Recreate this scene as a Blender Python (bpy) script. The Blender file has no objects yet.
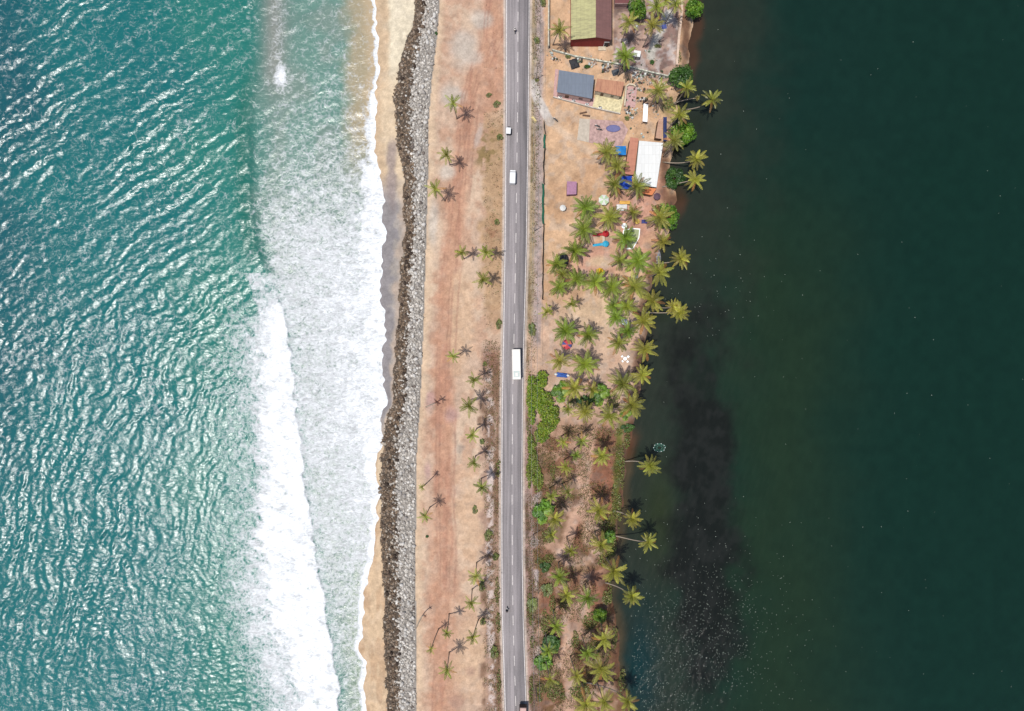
import bpy, bmesh, math, random
import numpy as np
from mathutils import Vector, Matrix

SC = bpy.context.scene
COL = SC.collection
PI = math.pi
S = 3.4            # picture pixels per metre on the ground
H = 170.0          # drone height, metres
CX, CY = 512.0, 355.5
SUNV = Vector((0.853, 0.521, -3.49)).normalized()
rnd = random.Random(7)

# ------------------------------------------------------------------ helpers
def gx(u): return (u - CX) / S
def gy(v): return (CY - v) / S
def G(u, v, z=0.0):
    """ground plan position of something seen at u,v whose visible top is z metres up"""
    f = (H - z) / H
    return Vector((gx(u) * f, gy(v) * f, 0.0))

def lin(c):
    return tuple((x / 255 / 12.92) if x / 255 <= .04045 else ((x / 255 + .055) / 1.055) ** 2.4 for x in c)
KA = 1.62          # sunlit picture value -> base colour
def A(r, g, b): return tuple(x / KA for x in lin((r, g, b)))

def hash2(ix, iy, s):
    n = (ix * 374761393 + iy * 668265263 + s * 1274126177) & 0xffffffff
    n = ((n ^ (n >> 13)) * 1274126177) & 0xffffffff
    n = n ^ (n >> 16)
    return (n & 0xffff) / 65535.0
def vn(x, y, s=0):
    x = np.asarray(x, float); y = np.asarray(y, float)
    ix = np.floor(x).astype(np.int64); iy = np.floor(y).astype(np.int64)
    fx = x - ix; fy = y - iy
    fx = fx * fx * (3 - 2 * fx); fy = fy * fy * (3 - 2 * fy)
    a = hash2(ix, iy, s); b = hash2(ix + 1, iy, s); c = hash2(ix, iy + 1, s); d = hash2(ix + 1, iy + 1, s)
    return (a + (b - a) * fx) * (1 - fy) + (c + (d - c) * fx) * fy
def fbm(u, v, size, octv=4, s=0, gain=.5):
    t = 0; a = 1; n = 0
    for o in range(octv):
        t = t + a * vn(u / size * 2 ** o + 17.3 * o, v / size * 2 ** o - 9.1 * o, s + o * 13)
        n += a; a *= gain
    return t / n
def sm(a, b, x):
    t = np.clip((x - a) / (b - a), 0, 1)
    return t * t * (3 - 2 * t)
def poly(pts, v):
    p = sorted(pts)
    return np.interp(v, [q[0] for q in p], [q[1] for q in p])
def mix(c, col, m):
    return c + (np.array(col) - c) * m[..., None]

SHORE = [(-60, 374), (0, 375), (25, 377), (60, 376), (100, 377), (150, 377), (180, 380), (215, 384), (250, 382), (300, 382), (360, 383), (400, 383), (430, 381), (480, 377), (520, 373), (560, 368), (600, 366), (650, 362), (711, 364), (780, 364)]
ROCKL = [(-60, 420), (0, 416), (25, 412), (45, 405), (60, 401), (80, 397), (100, 395), (140, 398), (180, 404), (230, 405), (290, 400), (340, 397), (400, 393), (430, 386), (460, 382), (500, 381), (600, 384), (650, 386), (711, 388), (780, 389)]
ROCKR = [(-60, 442), (0, 440), (40, 437), (80, 432), (120, 429), (180, 428), (250, 426), (330, 423.5), (400, 420.5), (460, 416.5), (530, 416), (600, 416), (711, 417), (780, 418)]
ROADL = [(-200, 504), (0, 505.5), (100, 505.5), (180, 504.7), (250, 504), (330, 502.8), (400, 501.3), (480, 500.8), (560, 501), (620, 501.5), (660, 502.8), (711, 504.5), (900, 511)]
ROADR = [(-200, 530), (0, 530), (100, 529.2), (180, 528), (250, 527), (330, 524.8), (400, 523.2), (480, 522.6), (560, 523), (620, 524), (660, 525.2), (711, 527), (900, 533)]
LAG = [(-80, 692), (0, 690), (20, 692), (60, 690), (75, 684), (110, 676), (135, 672), (180, 672), (200, 676), (225, 670), (245, 661), (260, 656), (290, 650), (330, 646), (350, 643), (390, 639), (420, 634), (436, 632), (450, 627), (480, 624), (500, 622), (525, 618), (550, 616), (580, 612), (600, 612), (620, 616), (650, 619), (690, 624), (711, 629), (800, 636)]

def shore(v):
    v = np.asarray(v, float)
    return poly(SHORE, v) + (vn(v / 13., v * 0, 3) - .5) * 6.5 + (vn(v / 5., v * 0, 4) - .5) * 3.0 + (vn(v / 31., v * 0, 5) - .5) * 4
def rockl(v):
    v = np.asarray(v, float)
    return poly(ROCKL, v) + (vn(v / 9., v * 0, 8) - .5) * 3
def rockr(v): return poly(ROCKR, v)
def lagoon(v):
    v = np.asarray(v, float)
    return poly(LAG, v) + (vn(v / 11., v * 0, 21) - .5) * 5

# ------------------------------------------------------------------ materials
def newmat(name):
    m = bpy.data.materials.new(name); m.use_nodes = True
    nt = m.node_tree
    return m, nt, nt.nodes['Principled BSDF']
def nd(nt, t, **kw):
    n = nt.nodes.new(t)
    for k, v in kw.items(): setattr(n, k, v)
    return n
def plain(name, rgb, rough=.7, var=.18, scale=3.0, metal=0.0, bump=0.0, spec=.4, stretch=(1, 1, 1)):
    """base colour broken up by two noises, so nothing is one flat tone"""
    m, nt, b = newmat(name)
    tc = nd(nt, 'ShaderNodeTexCoord'); mp = nd(nt, 'ShaderNodeMapping'); mp.inputs['Scale'].default_value = stretch
    nt.links.new(tc.outputs['Object'], mp.inputs['Vector'])
    n1 = nd(nt, 'ShaderNodeTexNoise'); n1.inputs['Scale'].default_value = scale; n1.inputs['Detail'].default_value = 6
    nt.links.new(mp.outputs[0], n1.inputs['Vector'])
    mr = nd(nt, 'ShaderNodeMapRange'); mr.inputs[1].default_value = .3; mr.inputs[2].default_value = .7
    mr.inputs[3].default_value = 1 - var; mr.inputs[4].default_value = 1 + var
    nt.links.new(n1.outputs['Fac'], mr.inputs[0])
    mx = nd(nt, 'ShaderNodeVectorMath', operation='SCALE'); mx.inputs[0].default_value = rgb
    nt.links.new(mr.outputs[0], mx.inputs['Scale']); nt.links.new(mx.outputs[0], b.inputs['Base Color'])
    b.inputs['Roughness'].default_value = rough; b.inputs['Metallic'].default_value = metal
    b.inputs['Specular IOR Level'].default_value = spec
    if bump:
        bp = nd(nt, 'ShaderNodeBump'); bp.inputs['Strength'].default_value = bump; bp.inputs['Distance'].default_value = .05
        nt.links.new(n1.outputs['Fac'], bp.inputs['Height']); nt.links.new(bp.outputs[0], b.inputs['Normal'])
    return m
def attrmat(name, attr, rough=.85, var=.25, scale=6.0, bump=.3, dist=.06, spec=.25, transl=0.0, objvar=0.0):
    """base colour from a mesh colour attribute, broken up by noise"""
    m, nt, b = newmat(name)
    at = nd(nt, 'ShaderNodeAttribute', attribute_name=attr)
    tc = nd(nt, 'ShaderNodeTexCoord')
    n1 = nd(nt, 'ShaderNodeTexNoise'); n1.inputs['Scale'].default_value = scale; n1.inputs['Detail'].default_value = 8; n1.inputs['Roughness'].default_value = .65
    nt.links.new(tc.outputs['Object'], n1.inputs['Vector'])
    mr = nd(nt, 'ShaderNodeMapRange'); mr.inputs[1].default_value = .3; mr.inputs[2].default_value = .7
    mr.inputs[3].default_value = 1 - var; mr.inputs[4].default_value = 1 + var
    nt.links.new(n1.outputs['Fac'], mr.inputs[0])
    mx = nd(nt, 'ShaderNodeVectorMath', operation='SCALE')
    nt.links.new(at.outputs['Color'], mx.inputs[0]); nt.links.new(mr.outputs[0], mx.inputs['Scale'])
    out = mx.outputs[0]
    if objvar:
        oi = nd(nt, 'ShaderNodeObjectInfo')
        hs = nd(nt, 'ShaderNodeHueSaturation')
        a = nd(nt, 'ShaderNodeMapRange'); a.inputs[3].default_value = .5 - .035 * objvar; a.inputs[4].default_value = .5 + .02 * objvar
        nt.links.new(oi.outputs['Random'], a.inputs[0]); nt.links.new(a.outputs[0], hs.inputs['Hue'])
        f = nd(nt, 'ShaderNodeMath', operation='MULTIPLY'); f.inputs[1].default_value = 7.31
        g = nd(nt, 'ShaderNodeMath', operation='FRACT'); nt.links.new(oi.outputs['Random'], f.inputs[0]); nt.links.new(f.outputs[0], g.inputs[0])
        c = nd(nt, 'ShaderNodeMapRange'); c.inputs[3].default_value = 1 - .3 * objvar; c.inputs[4].default_value = 1 + .3 * objvar
        nt.links.new(g.outputs[0], c.inputs[0]); nt.links.new(c.outputs[0], hs.inputs['Value'])
        nt.links.new(out, hs.inputs['Color']); out = hs.outputs[0]
    nt.links.new(out, b.inputs['Base Color'])
    b.inputs['Roughness'].default_value = rough; b.inputs['Specular IOR Level'].default_value = spec
    if bump:
        bp = nd(nt, 'ShaderNodeBump'); bp.inputs['Strength'].default_value = bump; bp.inputs['Distance'].default_value = dist
        nt.links.new(n1.outputs['Fac'], bp.inputs['Height']); nt.links.new(bp.outputs[0], b.inputs['Normal'])
    if transl:
        tr = nd(nt, 'ShaderNodeBsdfTranslucent'); nt.links.new(out, tr.inputs['Color'])
        ms = nd(nt, 'ShaderNodeMixShader'); ms.inputs[0].default_value = transl
        nt.links.new(b.outputs[0], ms.inputs[1]); nt.links.new(tr.outputs[0], ms.inputs[2])
        nt.links.new(ms.outputs[0], nt.nodes['Material Output'].inputs['Surface'])
    return m

def corrugated(name, rgb, rgb2, axis=0, pitch=.25, rough=.5, stain=.5, spec=.4):
    """ribbed sheet roofing with weather stains"""
    m, nt, b = newmat(name)
    tc = nd(nt, 'ShaderNodeTexCoord')
    wv = nd(nt, 'ShaderNodeTexWave', wave_type='BANDS', bands_direction='XYZ'[axis]); wv.inputs['Scale'].default_value = .314 / pitch
    nt.links.new(tc.outputs['Object'], wv.inputs['Vector'])
    mp = nd(nt, 'ShaderNodeMapping'); sc = [.5, .5, .5]; sc[axis] = 2.2; mp.inputs['Scale'].default_value = sc
    nt.links.new(tc.outputs['Object'], mp.inputs['Vector'])
    n1 = nd(nt, 'ShaderNodeTexNoise'); n1.inputs['Scale'].default_value = 1.0; n1.inputs['Detail'].default_value = 7; n1.inputs['Roughness'].default_value = .65
    nt.links.new(mp.outputs[0], n1.inputs['Vector'])
    mr = nd(nt, 'ShaderNodeMapRange'); mr.inputs[1].default_value = .42; mr.inputs[2].default_value = .72; mr.inputs[4].default_value = stain
    nt.links.new(n1.outputs['Fac'], mr.inputs[0])
    mc = nd(nt, 'ShaderNodeMix', data_type='RGBA'); mc.inputs['A'].default_value = (*rgb, 1); mc.inputs['B'].default_value = (*rgb2, 1)
    nt.links.new(mr.outputs[0], mc.inputs['Factor'])
    # sheet joints across and along, each sheet a little different
    bk = nd(nt, 'ShaderNodeTexBrick'); bk.inputs['Scale'].default_value = 1.0; bk.inputs['Mortar Size'].default_value = .035; bk.inputs['Brick Width'].default_value = 2.6 if axis == 0 else 1.05; bk.inputs['Row Height'].default_value = 1.05 if axis == 0 else 2.6; bk.offset = 0
    bk.inputs['Color1'].default_value = (1, 1, 1, 1); bk.inputs['Color2'].default_value = (.84, .84, .84, 1); bk.inputs['Mortar'].default_value = (.55, .52, .5, 1)
    if axis == 0:
        rt_ = nd(nt, 'ShaderNodeMapping'); rt_.inputs['Rotation'].default_value = (0, 0, PI / 2); nt.links.new(tc.outputs['Object'], rt_.inputs['Vector']); nt.links.new(rt_.outputs[0], bk.inputs['Vector'])
    else: nt.links.new(tc.outputs['Object'], bk.inputs['Vector'])
    mm = nd(nt, 'ShaderNodeMix', data_type='RGBA', blend_type='MULTIPLY'); mm.inputs['Factor'].default_value = .5
    nt.links.new(mc.outputs['Result'], mm.inputs['A']); nt.links.new(bk.outputs['Color'], mm.inputs['B']); nt.links.new(mm.outputs['Result'], b.inputs['Base Color'])
    bp = nd(nt, 'ShaderNodeBump'); bp.inputs['Strength'].default_value = .6; bp.inputs['Distance'].default_value = .03
    nt.links.new(wv.outputs['Fac'], bp.inputs['Height']); nt.links.new(bp.outputs[0], b.inputs['Normal'])
    b.inputs['Roughness'].default_value = rough; b.inputs['Specular IOR Level'].default_value = spec
    return m

# ------------------------------------------------------------------ mesh building
class MB:
    def __init__(s): s.v = []; s.f = []
    def quad(s, pts):
        n = len(s.v); s.v += [tuple(p) for p in pts]; s.f.append(tuple(range(n, n + len(pts)))); return s
    def prism(s, pts, z0, z1, top=None):
        """closed prism over plan points (counter-clockwise); top = other plan points"""
        n = len(s.v); k = len(pts); top = top or pts
        s.v += [(p[0], p[1], z0) for p in pts] + [(p[0], p[1], z1) for p in top]
        s.f.append(tuple(range(n + k - 1, n - 1, -1))); s.f.append(tuple(range(n + k, n + 2 * k)))
        for i in range(k):
            j = (i + 1) % k; s.f.append((n + i, n + j, n + k + j, n + k + i))
        return s
    def box(s, x0, x1, y0, y1, z0, z1, bev=0.0):
        if bev <= 0: return s.prism([(x0, y0), (x1, y0), (x1, y1), (x0, y1)], z0, z1)
        b = bev; o = [(x0 + b, y0), (x1 - b, y0), (x1, y0 + b), (x1, y1 - b), (x1 - b, y1), (x0 + b, y1), (x0, y1 - b), (x0, y0 + b)]
        i = [(x0 + b, y0 + b), (x1 - b, y0 + b), (x1 - b, y0 + b), (x1 - b, y1 - b), (x1 - b, y1 - b), (x0 + b, y1 - b), (x0 + b, y1 - b), (x0 + b, y0 + b)]
        i = [(p[0] * .999 + (x0 + x1) * .0005 + (q[0] - p[0]) * .2, p[1] * .999 + (y0 + y1) * .0005 + (q[1] - p[1]) * .2) for p, q in zip(i, o)]
        s.prism(o, z0, z1 - b)
        n = len(s.v); s.v += [(p[0], p[1], z1 - b) for p in o] + [(p[0], p[1], z1) for p in i]
        for a in range(8):
            c = (a + 1) % 8; s.f.append((n + a, n + c, n + 8 + c, n + 8 + a))
        s.f.append(tuple(range(n + 8, n + 16)))
        return s
    def tube(s, pts, rad, seg=6, caps=True):
        pts = [Vector(p) for p in pts]; n0 = len(s.v)
        rad = rad if isinstance(rad, (list, tuple)) else [rad] * len(pts)
        for i, p in enumerate(pts):
            d = (pts[min(i + 1, len(pts) - 1)] - pts[max(i - 1, 0)]).normalized()
            a = d.cross(Vector((0, 0, 1)) if abs(d.z) < .9 else Vector((1, 0, 0))).normalized(); b = d.cross(a)
            for k in range(seg):
                t = 2 * PI * k / seg; s.v.append(tuple(p + a * (math.cos(t) * rad[i]) + b * (math.sin(t) * rad[i])))
        for i in range(len(pts) - 1):
            for k in range(seg):
                j = (k + 1) % seg; s.f.append((n0 + i * seg + k, n0 + (i + 1) * seg + k, n0 + (i + 1) * seg + j, n0 + i * seg + j))
        if caps:
            s.f.append(tuple(n0 + k for k in range(seg))); e = n0 + (len(pts) - 1) * seg
            s.f.append(tuple(e + k for k in range(seg - 1, -1, -1)))
        return s
    def lathe(s, prof, seg=16, cx=0, cy=0, sx=1, sy=1):
        n0 = len(s.v)
        for r, z in prof:
            for k in range(seg):
                t = 2 * PI * k / seg; s.v.append((cx + r * sx * math.cos(t), cy + r * sy * math.sin(t), z))
        for i in range(len(prof) - 1):
            for k in range(seg):
                j = (k + 1) % seg; s.f.append((n0 + i * seg + k, n0 + i * seg + j, n0 + (i + 1) * seg + j, n0 + (i + 1) * seg + k))
        s.f.append(tuple(n0 + k for k in range(seg - 1, -1, -1)))
        e = n0 + (len(prof) - 1) * seg; s.f.append(tuple(e + k for k in range(seg)))
        return s
    def mesh(s, name, mat=None, smooth=False):
        me = bpy.data.meshes.new(name); me.from_pydata(s.v, [], s.f); me.validate()
        if mat: me.materials.append(mat)
        if smooth: me.polygons.foreach_set('use_smooth', [True] * len(me.polygons))
        return me

def link(name, me, parent=None, loc=None):
    o = bpy.data.objects.new(name, me); COL.objects.link(o)
    if parent: o.parent = parent
    if loc is not None: o.location = loc
    return o
def part(name, mb, mat, parent, smooth=False, label=None):
    o = link(name, mb.mesh(name, mat, smooth), parent)
    if label: o['label'] = label
    return o
def thing(name, label, cat, loc=(0, 0, 0), rz=0.0, group=None):
    o = link(name, None, None, loc); o.rotation_euler = (0, 0, rz); tag(o, label, cat, group); return o
def tag(o, label=None, cat=None, group=None, kind=None):
    if label: o['label'] = label
    if cat: o['category'] = cat
    if group: o['group'] = group
    if kind: o['kind'] = kind
    return o
def npmesh(name, V, F, mat, cols=None, smooth=False, floats=None):
    """V (n,3), F (m,k) numpy -> mesh with a per-vertex colour"""
    me = bpy.data.meshes.new(name)
    n = len(V); m, k = F.shape
    me.vertices.add(n); me.vertices.foreach_set('co', np.ascontiguousarray(V, np.float32).ravel())
    me.loops.add(m * k); me.loops.foreach_set('vertex_index', np.ascontiguousarray(F, np.int32).ravel())
    me.polygons.add(m); me.polygons.foreach_set('loop_start', np.arange(0, m * k, k, dtype=np.int32))
    if smooth: me.polygons.foreach_set('use_smooth', np.ones(m, bool))
    me.update(calc_edges=True)
    for nm, c in (cols or {}).items():
        a = me.attributes.new(nm, 'FLOAT_COLOR', 'POINT')
        a.data.foreach_set('color', np.concatenate([c, np.ones((n, 1))], 1).astype(np.float32).ravel())
    for nm, c in (floats or {}).items():
        a = me.attributes.new(nm, 'FLOAT', 'POINT'); a.data.foreach_set('value', c.astype(np.float32).ravel())
    me.materials.append(mat)
    return me
def gridfaces(nv, nu):
    i = np.arange(nv * nu).reshape(nv, nu)
    # rows go down the picture: order for upward normals
    return np.stack([i[1:, :-1], i[1:, 1:], i[:-1, 1:], i[:-1, :-1]], -1).reshape(-1, 4)
# ------------------------------------------------------------------ ground sheet
SEA_Z, LAG_Z = -1.5, -0.8
us = np.concatenate([[-9000, -3000, -1000, -200, 0, 120, 220, 280, 310, 330], np.arange(345, 705, 1.0), [712, 722, 740, 770, 820, 900, 1050, 1400, 2200, 5000, 10000]])
vs = np.concatenate([[-9000, -3000, -1600, -1000, -700], np.arange(-500, -70, 5.0), np.arange(-70, 781, 1.0), np.arange(785, 1200, 5.0), [1400, 1700, 2300, 4000, 9700]])
U, V = np.meshgrid(us, vs)
sh, rl, rr, lg = shore(V), rockl(V), rockr(V), lagoon(V)
dl, dr = poly(ROADL, V), poly(ROADR, V)
n_big = fbm(U, V, 40, 4, 31); n_mid = fbm(U, V, 12, 4, 41); n_fin = fbm(U, V, 4, 3, 51); n_ver = fbm(U, V / 5, 7, 4, 61)
Z = np.where(U < sh, SEA_Z + np.maximum((U - sh) * .045, -3.5), SEA_Z + np.clip((U - sh) / np.maximum(rl - sh, 6), 0, 1) * .95)
t = np.clip((U - rl) / (rr - rl), 0, 1)
mound = np.interp(t, [0, .2, .5, .8, 1], [-.55, .0, .6, .45, .1])
Z = np.where((U >= rl) & (U < rr), mound, Z)
land = .1 + (n_mid - .5) * .22 + (n_fin - .5) * .1
Z = np.where((U >= rr), land, Z)
near = sm(9, 2, np.maximum(dl - U, U - dr))
Z = np.where(U >= rr, Z * (1 - near) + .1 * near, Z)
bank = np.clip((U - (lg - 7)) / 7, 0, 1)
Z = np.where(U > lg - 7, Z * (1 - bank) + LAG_Z * bank, Z)
Z = np.where(U > lg, LAG_Z - np.minimum((U - lg) * .03, 3.0), Z)

def ell(cx, cy, rx, ry, ang=0, amp=.5, src=None):
    c, s_ = math.cos(math.radians(ang)), math.sin(math.radians(ang))
    a = ((U - cx) * c + (V - cy) * s_) / rx; b = (-(U - cx) * s_ + (V - cy) * c) / ry
    d = np.sqrt(a * a + b * b) + ((src if src is not None else n_mid) - .5) * 2 * amp
    return sm(1.4, .35, d)
def strip(pts, w, soft=3, wob=3):
    """band of half width w about a line x(v)"""
    c = poly(pts, V) + (n_mid - .5) * 2 * wob
    lo, hi = min(p[0] for p in pts), max(p[0] for p in pts)
    return sm(w + soft, w - soft * .5, np.abs(U - c)) * sm(lo - 6, lo + 6, V) * sm(hi + 6, hi - 6, V)
def seg(x0, y0, x1, y1, w, soft=1.5, amp=1.0):
    dx, dy = x1 - x0, y1 - y0; L2 = dx * dx + dy * dy
    tt = np.clip(((U - x0) * dx + (V - y0) * dy) / L2, 0, 1)
    d = np.hypot(U - x0 - tt * dx, V - y0 - tt * dy) + (n_fin - .5) * 2 * amp
    return sm(w + soft, w - soft, d)

C = np.empty(U.shape + (3,)); C[:] = A(212, 178, 150)
C = mix(C, A(222, 190, 160), sm(.45, .65, n_big))
C = mix(C, A(198, 152, 122), sm(.56, .36, n_mid) * .6)
n_m3 = fbm(U, V, 9, 4, 63)
# --- western strip: pale sand by the rocks, redder wheel track, ash patches
W_ = (U > rr - 4) & (U < dl)
red = strip([(-70, 494), (0, 493), (40, 490), (75, 474), (110, 466), (160, 461), (220, 455), (300, 446), (370, 443), (430, 443), (500, 442), (560, 444), (640, 441), (780, 437)], 8, 7, 4)
red = np.maximum(red, ell(487, 70, 20, 75, 10) * .9)
red = np.maximum(red, sm(470, 560, V) * sm(466, 448, U) * sm(424, 434, U) * .7)
C = mix(C, A(206, 152, 120), red * .75 * W_)
C = mix(C, A(190, 138, 112), red * sm(.5, .66, fbm(U, V / 6, 5, 3, 77)) * .6 * W_)
C = mix(C, A(230, 198, 162), sm(10, 1, U - rr - (n_mid - .5) * 8) * W_ * .8)
for a in [(452, 96, 13, 13), (466, 50, 15, 20), (448, 172, 9, 8), (433, 226, 6, 28), (480, 20, 12, 10)]:
    C = mix(C, A(212, 198, 180), ell(*a) * .75 * W_)
for a in [(453, 415, 8, 9), (430, 402, 5, 12), (428, 470, 4, 10)]:
    C = mix(C, A(200, 160, 150), ell(*a) * .7 * W_)
C = mix(C, A(222, 184, 148), (ell(470, 520, 16, 50) + ell(462, 320, 14, 60) + ell(474, 660, 20, 40)).clip(0, 1) * .75 * W_)
C = mix(C, A(180, 142, 122), (ell(457, 702, 9, 8, 0, .2) + ell(471, 671, 6, 6, 0, .3)).clip(0, 1) * .6 * W_)
C = mix(C, A(176, 160, 144), ell(459, 449, 6, 6, 0, .6, n_fin) * .6 * W_)
for off in (-6.5, -3.5, 3, 6, 12):
    C = mix(C, A(176, 130, 108), strip([(-70, 494 + off), (0, 493 + off), (40, 490 + off), (75, 474 + off), (110, 466 + off), (160, 461 + off), (220, 455 + off), (300, 446 + off), (370, 443 + off), (430, 443 + off), (500, 442 + off), (560, 444 + off), (640, 441 + off), (780, 437 + off)], .5, 1.0, 1.5) * sm(.35, .6, fbm(U, V / 8, 7, 3, 88)) * .55 * W_)
# dry verge west of the road
vb = sm(480, 488, U + (n_mid - .5) * 22) * sm(dl, dl - 2, U)
C = mix(C, A(190, 152, 112), vb * (sm(100, 130, V) * sm(345, 300, V)) * .8 * W_)
sv = sm(330, 365, V)
C = mix(C, A(178, 142, 120), vb * sv * .85 * W_)
C = mix(C, A(132, 100, 76), vb * sv * sm(.48, .62, n_ver) * .75 * W_)
C = mix(C, A(214, 192, 178), strip([(350, 487), (420, 491), (480, 490), (560, 489), (640, 491), (780, 494)], 2.6, 2.5, 2.5) * sm(.4, .62, n_fin) * W_)
C = mix(C, A(150, 108, 86), ell(490, 358, 10, 13) * .8 * W_)
C = mix(C, A(150, 124, 84), (ell(489, 150, 12, 22, 0, .8) * sm(.45, .6, n_fin)) * W_)
C = mix(C, A(158, 116, 88), (ell(492, 235, 8, 16, 0, .8) * sm(.4, .6, n_fin)) * W_ * .8)
C = mix(C, A(206, 178, 158), ell(479, 135, 3, 12, 15, .6, n_fin) * W_)
# --- east of the road
E_ = (U > dr) & (U < lg + 14)
es = U - dr
C = mix(C, A(222, 180, 140), E_ * sm(330, 280, V) * sm(13, 18, es) * .9)
C = mix(C, A(204, 160, 122), E_ * sm(330, 280, V) * sm(13, 18, es) * sm(.52, .36, n_big) * .7)
C = mix(C, A(212, 158, 134), (ell(640, 215, 26, 42) + ell(596, 258, 26, 20) + ell(650, 180, 16, 30)).clip(0, 1) * .85)
C = mix(C, A(228, 196, 158), (ell(600, 262, 12, 6) + ell(583, 318, 26, 16) + ell(606, 325, 8, 28)).clip(0, 1) * .8)
C = mix(C, A(206, 168, 140), E_ * sm(300, 340, V) * sm(450, 400, V) * .5)
so = sm(405, 440, V) * E_
C = mix(C, A(190, 150, 124), so * .9)
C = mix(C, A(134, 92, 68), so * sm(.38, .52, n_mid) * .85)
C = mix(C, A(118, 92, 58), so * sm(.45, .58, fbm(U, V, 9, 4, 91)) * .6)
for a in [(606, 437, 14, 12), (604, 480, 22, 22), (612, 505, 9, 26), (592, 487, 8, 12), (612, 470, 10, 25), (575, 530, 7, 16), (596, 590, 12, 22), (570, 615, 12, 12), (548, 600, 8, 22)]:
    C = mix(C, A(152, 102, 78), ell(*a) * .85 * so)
for pts, w in [([(410, 596), (440, 589), (455, 588), (475, 584), (500, 585), (520, 573), (545, 566), (558, 560)], 4.5), ([(520, 592), (540, 590), (556, 598)], 6), ([(600, 566), (640, 567), (670, 566), (700, 571), (730, 572)], 4), ([(575, 585), (615, 584)], 4)]:
    C = mix(C, A(212, 170, 142), strip(pts, w, 4, 4) * so * .9)
C = mix(C, A(205, 166, 140), (ell(592, 512, 13, 16) + ell(574, 560, 14, 6) + ell(580, 610, 10, 14)).clip(0, 1) * .8 * so)
# verge strip by the road edge
C = mix(C, A(176, 154, 120), E_ * sm(11, 7, es + (n_mid - .5) * 4) * sm(340, 300, V) * .85)
gb = strip([(-70, 540), (60, 540), (80, 538), (140, 539), (220, 539), (300, 538), (345, 536)], 3.4, 2, 1.5)
C = mix(C, A(196, 172, 162), gb * .85)
C = mix(C, A(150, 134, 124), gb * sm(.5, .66, n_fin) * .8)
C = mix(C, A(128, 104, 72), E_ * sm(8, 5, es) * sm(.5, .64, n_ver) * .7)
sg = E_ * sm(14, 9, es + (n_mid - .5) * 6) * sm(370, 440, V)
C = mix(C, A(182, 148, 134), sg * .85)
C = mix(C, A(112, 84, 64), sg * sm(.46, .6, n_ver) * .8)
C = mix(C, A(214, 196, 188), (ell(534, 543, 4, 6, 0, .7, n_fin) + ell(536, 500, 4, 8, 30, .6, n_fin) + ell(536, 580, 2.5, 14, 0, .8, n_fin) + ell(537, 655, 3, 9, 0, .7, n_fin)).clip(0, 1) * .7)
# north-east yard, concrete path, ramp from the road, paved pad
yd = sm(0, 3, U - 612) * sm(0, 3, 680 - U) * sm(78, 72, V - (U - 640) * .2)
C = mix(C, A(186, 152, 134), yd * .9)
C = mix(C, A(140, 112, 102), yd * sm(.45, .58, n_m3) * .85)
C = mix(C, A(210, 198, 190), yd * sm(.56, .7, fbm(U, V, 7, 4, 64)) * .6)
C = mix(C, A(208, 200, 184), np.maximum(seg(668, 14, 656, 40, 4, 2, 3), seg(656, 40, 650, 58, 4, 2, 3)) * .9)
C = mix(C, A(218, 204, 190), np.maximum(seg(532.5, 84, 537, 98, 4.4, .8, .3), seg(537, 98, 550, 122, 4.4, .8, .3)))
C = mix(C, A(220, 192, 164), seg(549, 121, 600, 160, 3.5, 2.5, 2) * .6)
# scrubby yards, brown lagoon bank
C = mix(C, A(150, 132, 76), (ell(668, 106, 8, 10) * .8))
C = mix(C, A(112, 78, 58), sm(12, 2, lg - U + (n_mid - .5) * 10) * E_ * sm(230, 275, V) * .85)
C = mix(C, A(104, 68, 52), (ell(672, 200, 14, 12) + ell(686, 40, 6, 42) + ell(664, 165, 6, 24)).clip(0, 1) * .8)
C = mix(C, A(104, 112, 48), strip([(420, 622), (450, 618), (480, 617), (520, 613), (560, 610)], 3, 3, 3) * .8)
# shoulders of the road
C = mix(C, A(214, 194, 176), sm(2.8, 1.2, np.maximum(dl - U, U - dr)) * .9)
# --- beach
B_ = (U < rl + 3)
bt = (U - sh) / np.maximum(rl - sh, 5)
bc = np.empty_like(C); bc[:] = A(228, 200, 164)
bc = mix(bc, A(212, 180, 144), sm(.5, .1, bt + (n_mid - .5) * .5) * .8)
bc = mix(bc, A(236, 218, 186), sm(100, 55, V) * sm(385, 391, U + (n_mid - .5) * 5))
wet = sm(168, 212, V) * sm(452, 405, V)
bc = mix(bc, A(196, 174, 154), wet)
bc = mix(bc, A(176, 164, 152), wet * sm(.9, .5, bt + (n_mid - .5) * .9))
bc = mix(bc, A(150, 142, 140), wet * sm(.7, .4, bt + (fbm(U, V, 9, 3, 12) - .5) * .8) * .85)
bc = mix(bc, A(160, 142, 134), sm(120, 150, V) * sm(240, 190, V) * ell(391, 170, 5, 45, 0, .7) * .8)
bc = mix(bc, A(222, 188, 150), sm(500, 540, V) * .8)
bc = mix(bc, A(198, 160, 124), sm(500, 540, V) * sm(.5, .64, fbm(U, V / 4, 6, 3, 15)) * .6)
C = np.where(B_[..., None], bc, C)
rk = ((U > rl - 1) & (U < rr))
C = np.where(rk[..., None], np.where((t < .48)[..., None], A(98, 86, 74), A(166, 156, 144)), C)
n_px = vn(U / 2.3, V / 2.3, 57); n_m2 = fbm(U, V, 8, 4, 58)
C = C * np.array([.92, .95, 1.0])
C = C * (1 + (n_fin[..., None] - .5) * .42 + (n_px[..., None] - .5) * .16 + (n_m2[..., None] - .5) * np.where(U > dr, .5, .16)[..., None])
C = mix(C, C.mean(-1, keepdims=True) * np.array([1.12, 1, .88]), sm(.5, .7, fbm(U, V, 6, 3, 59)) * np.where(U > dr, .3, .1))
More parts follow.
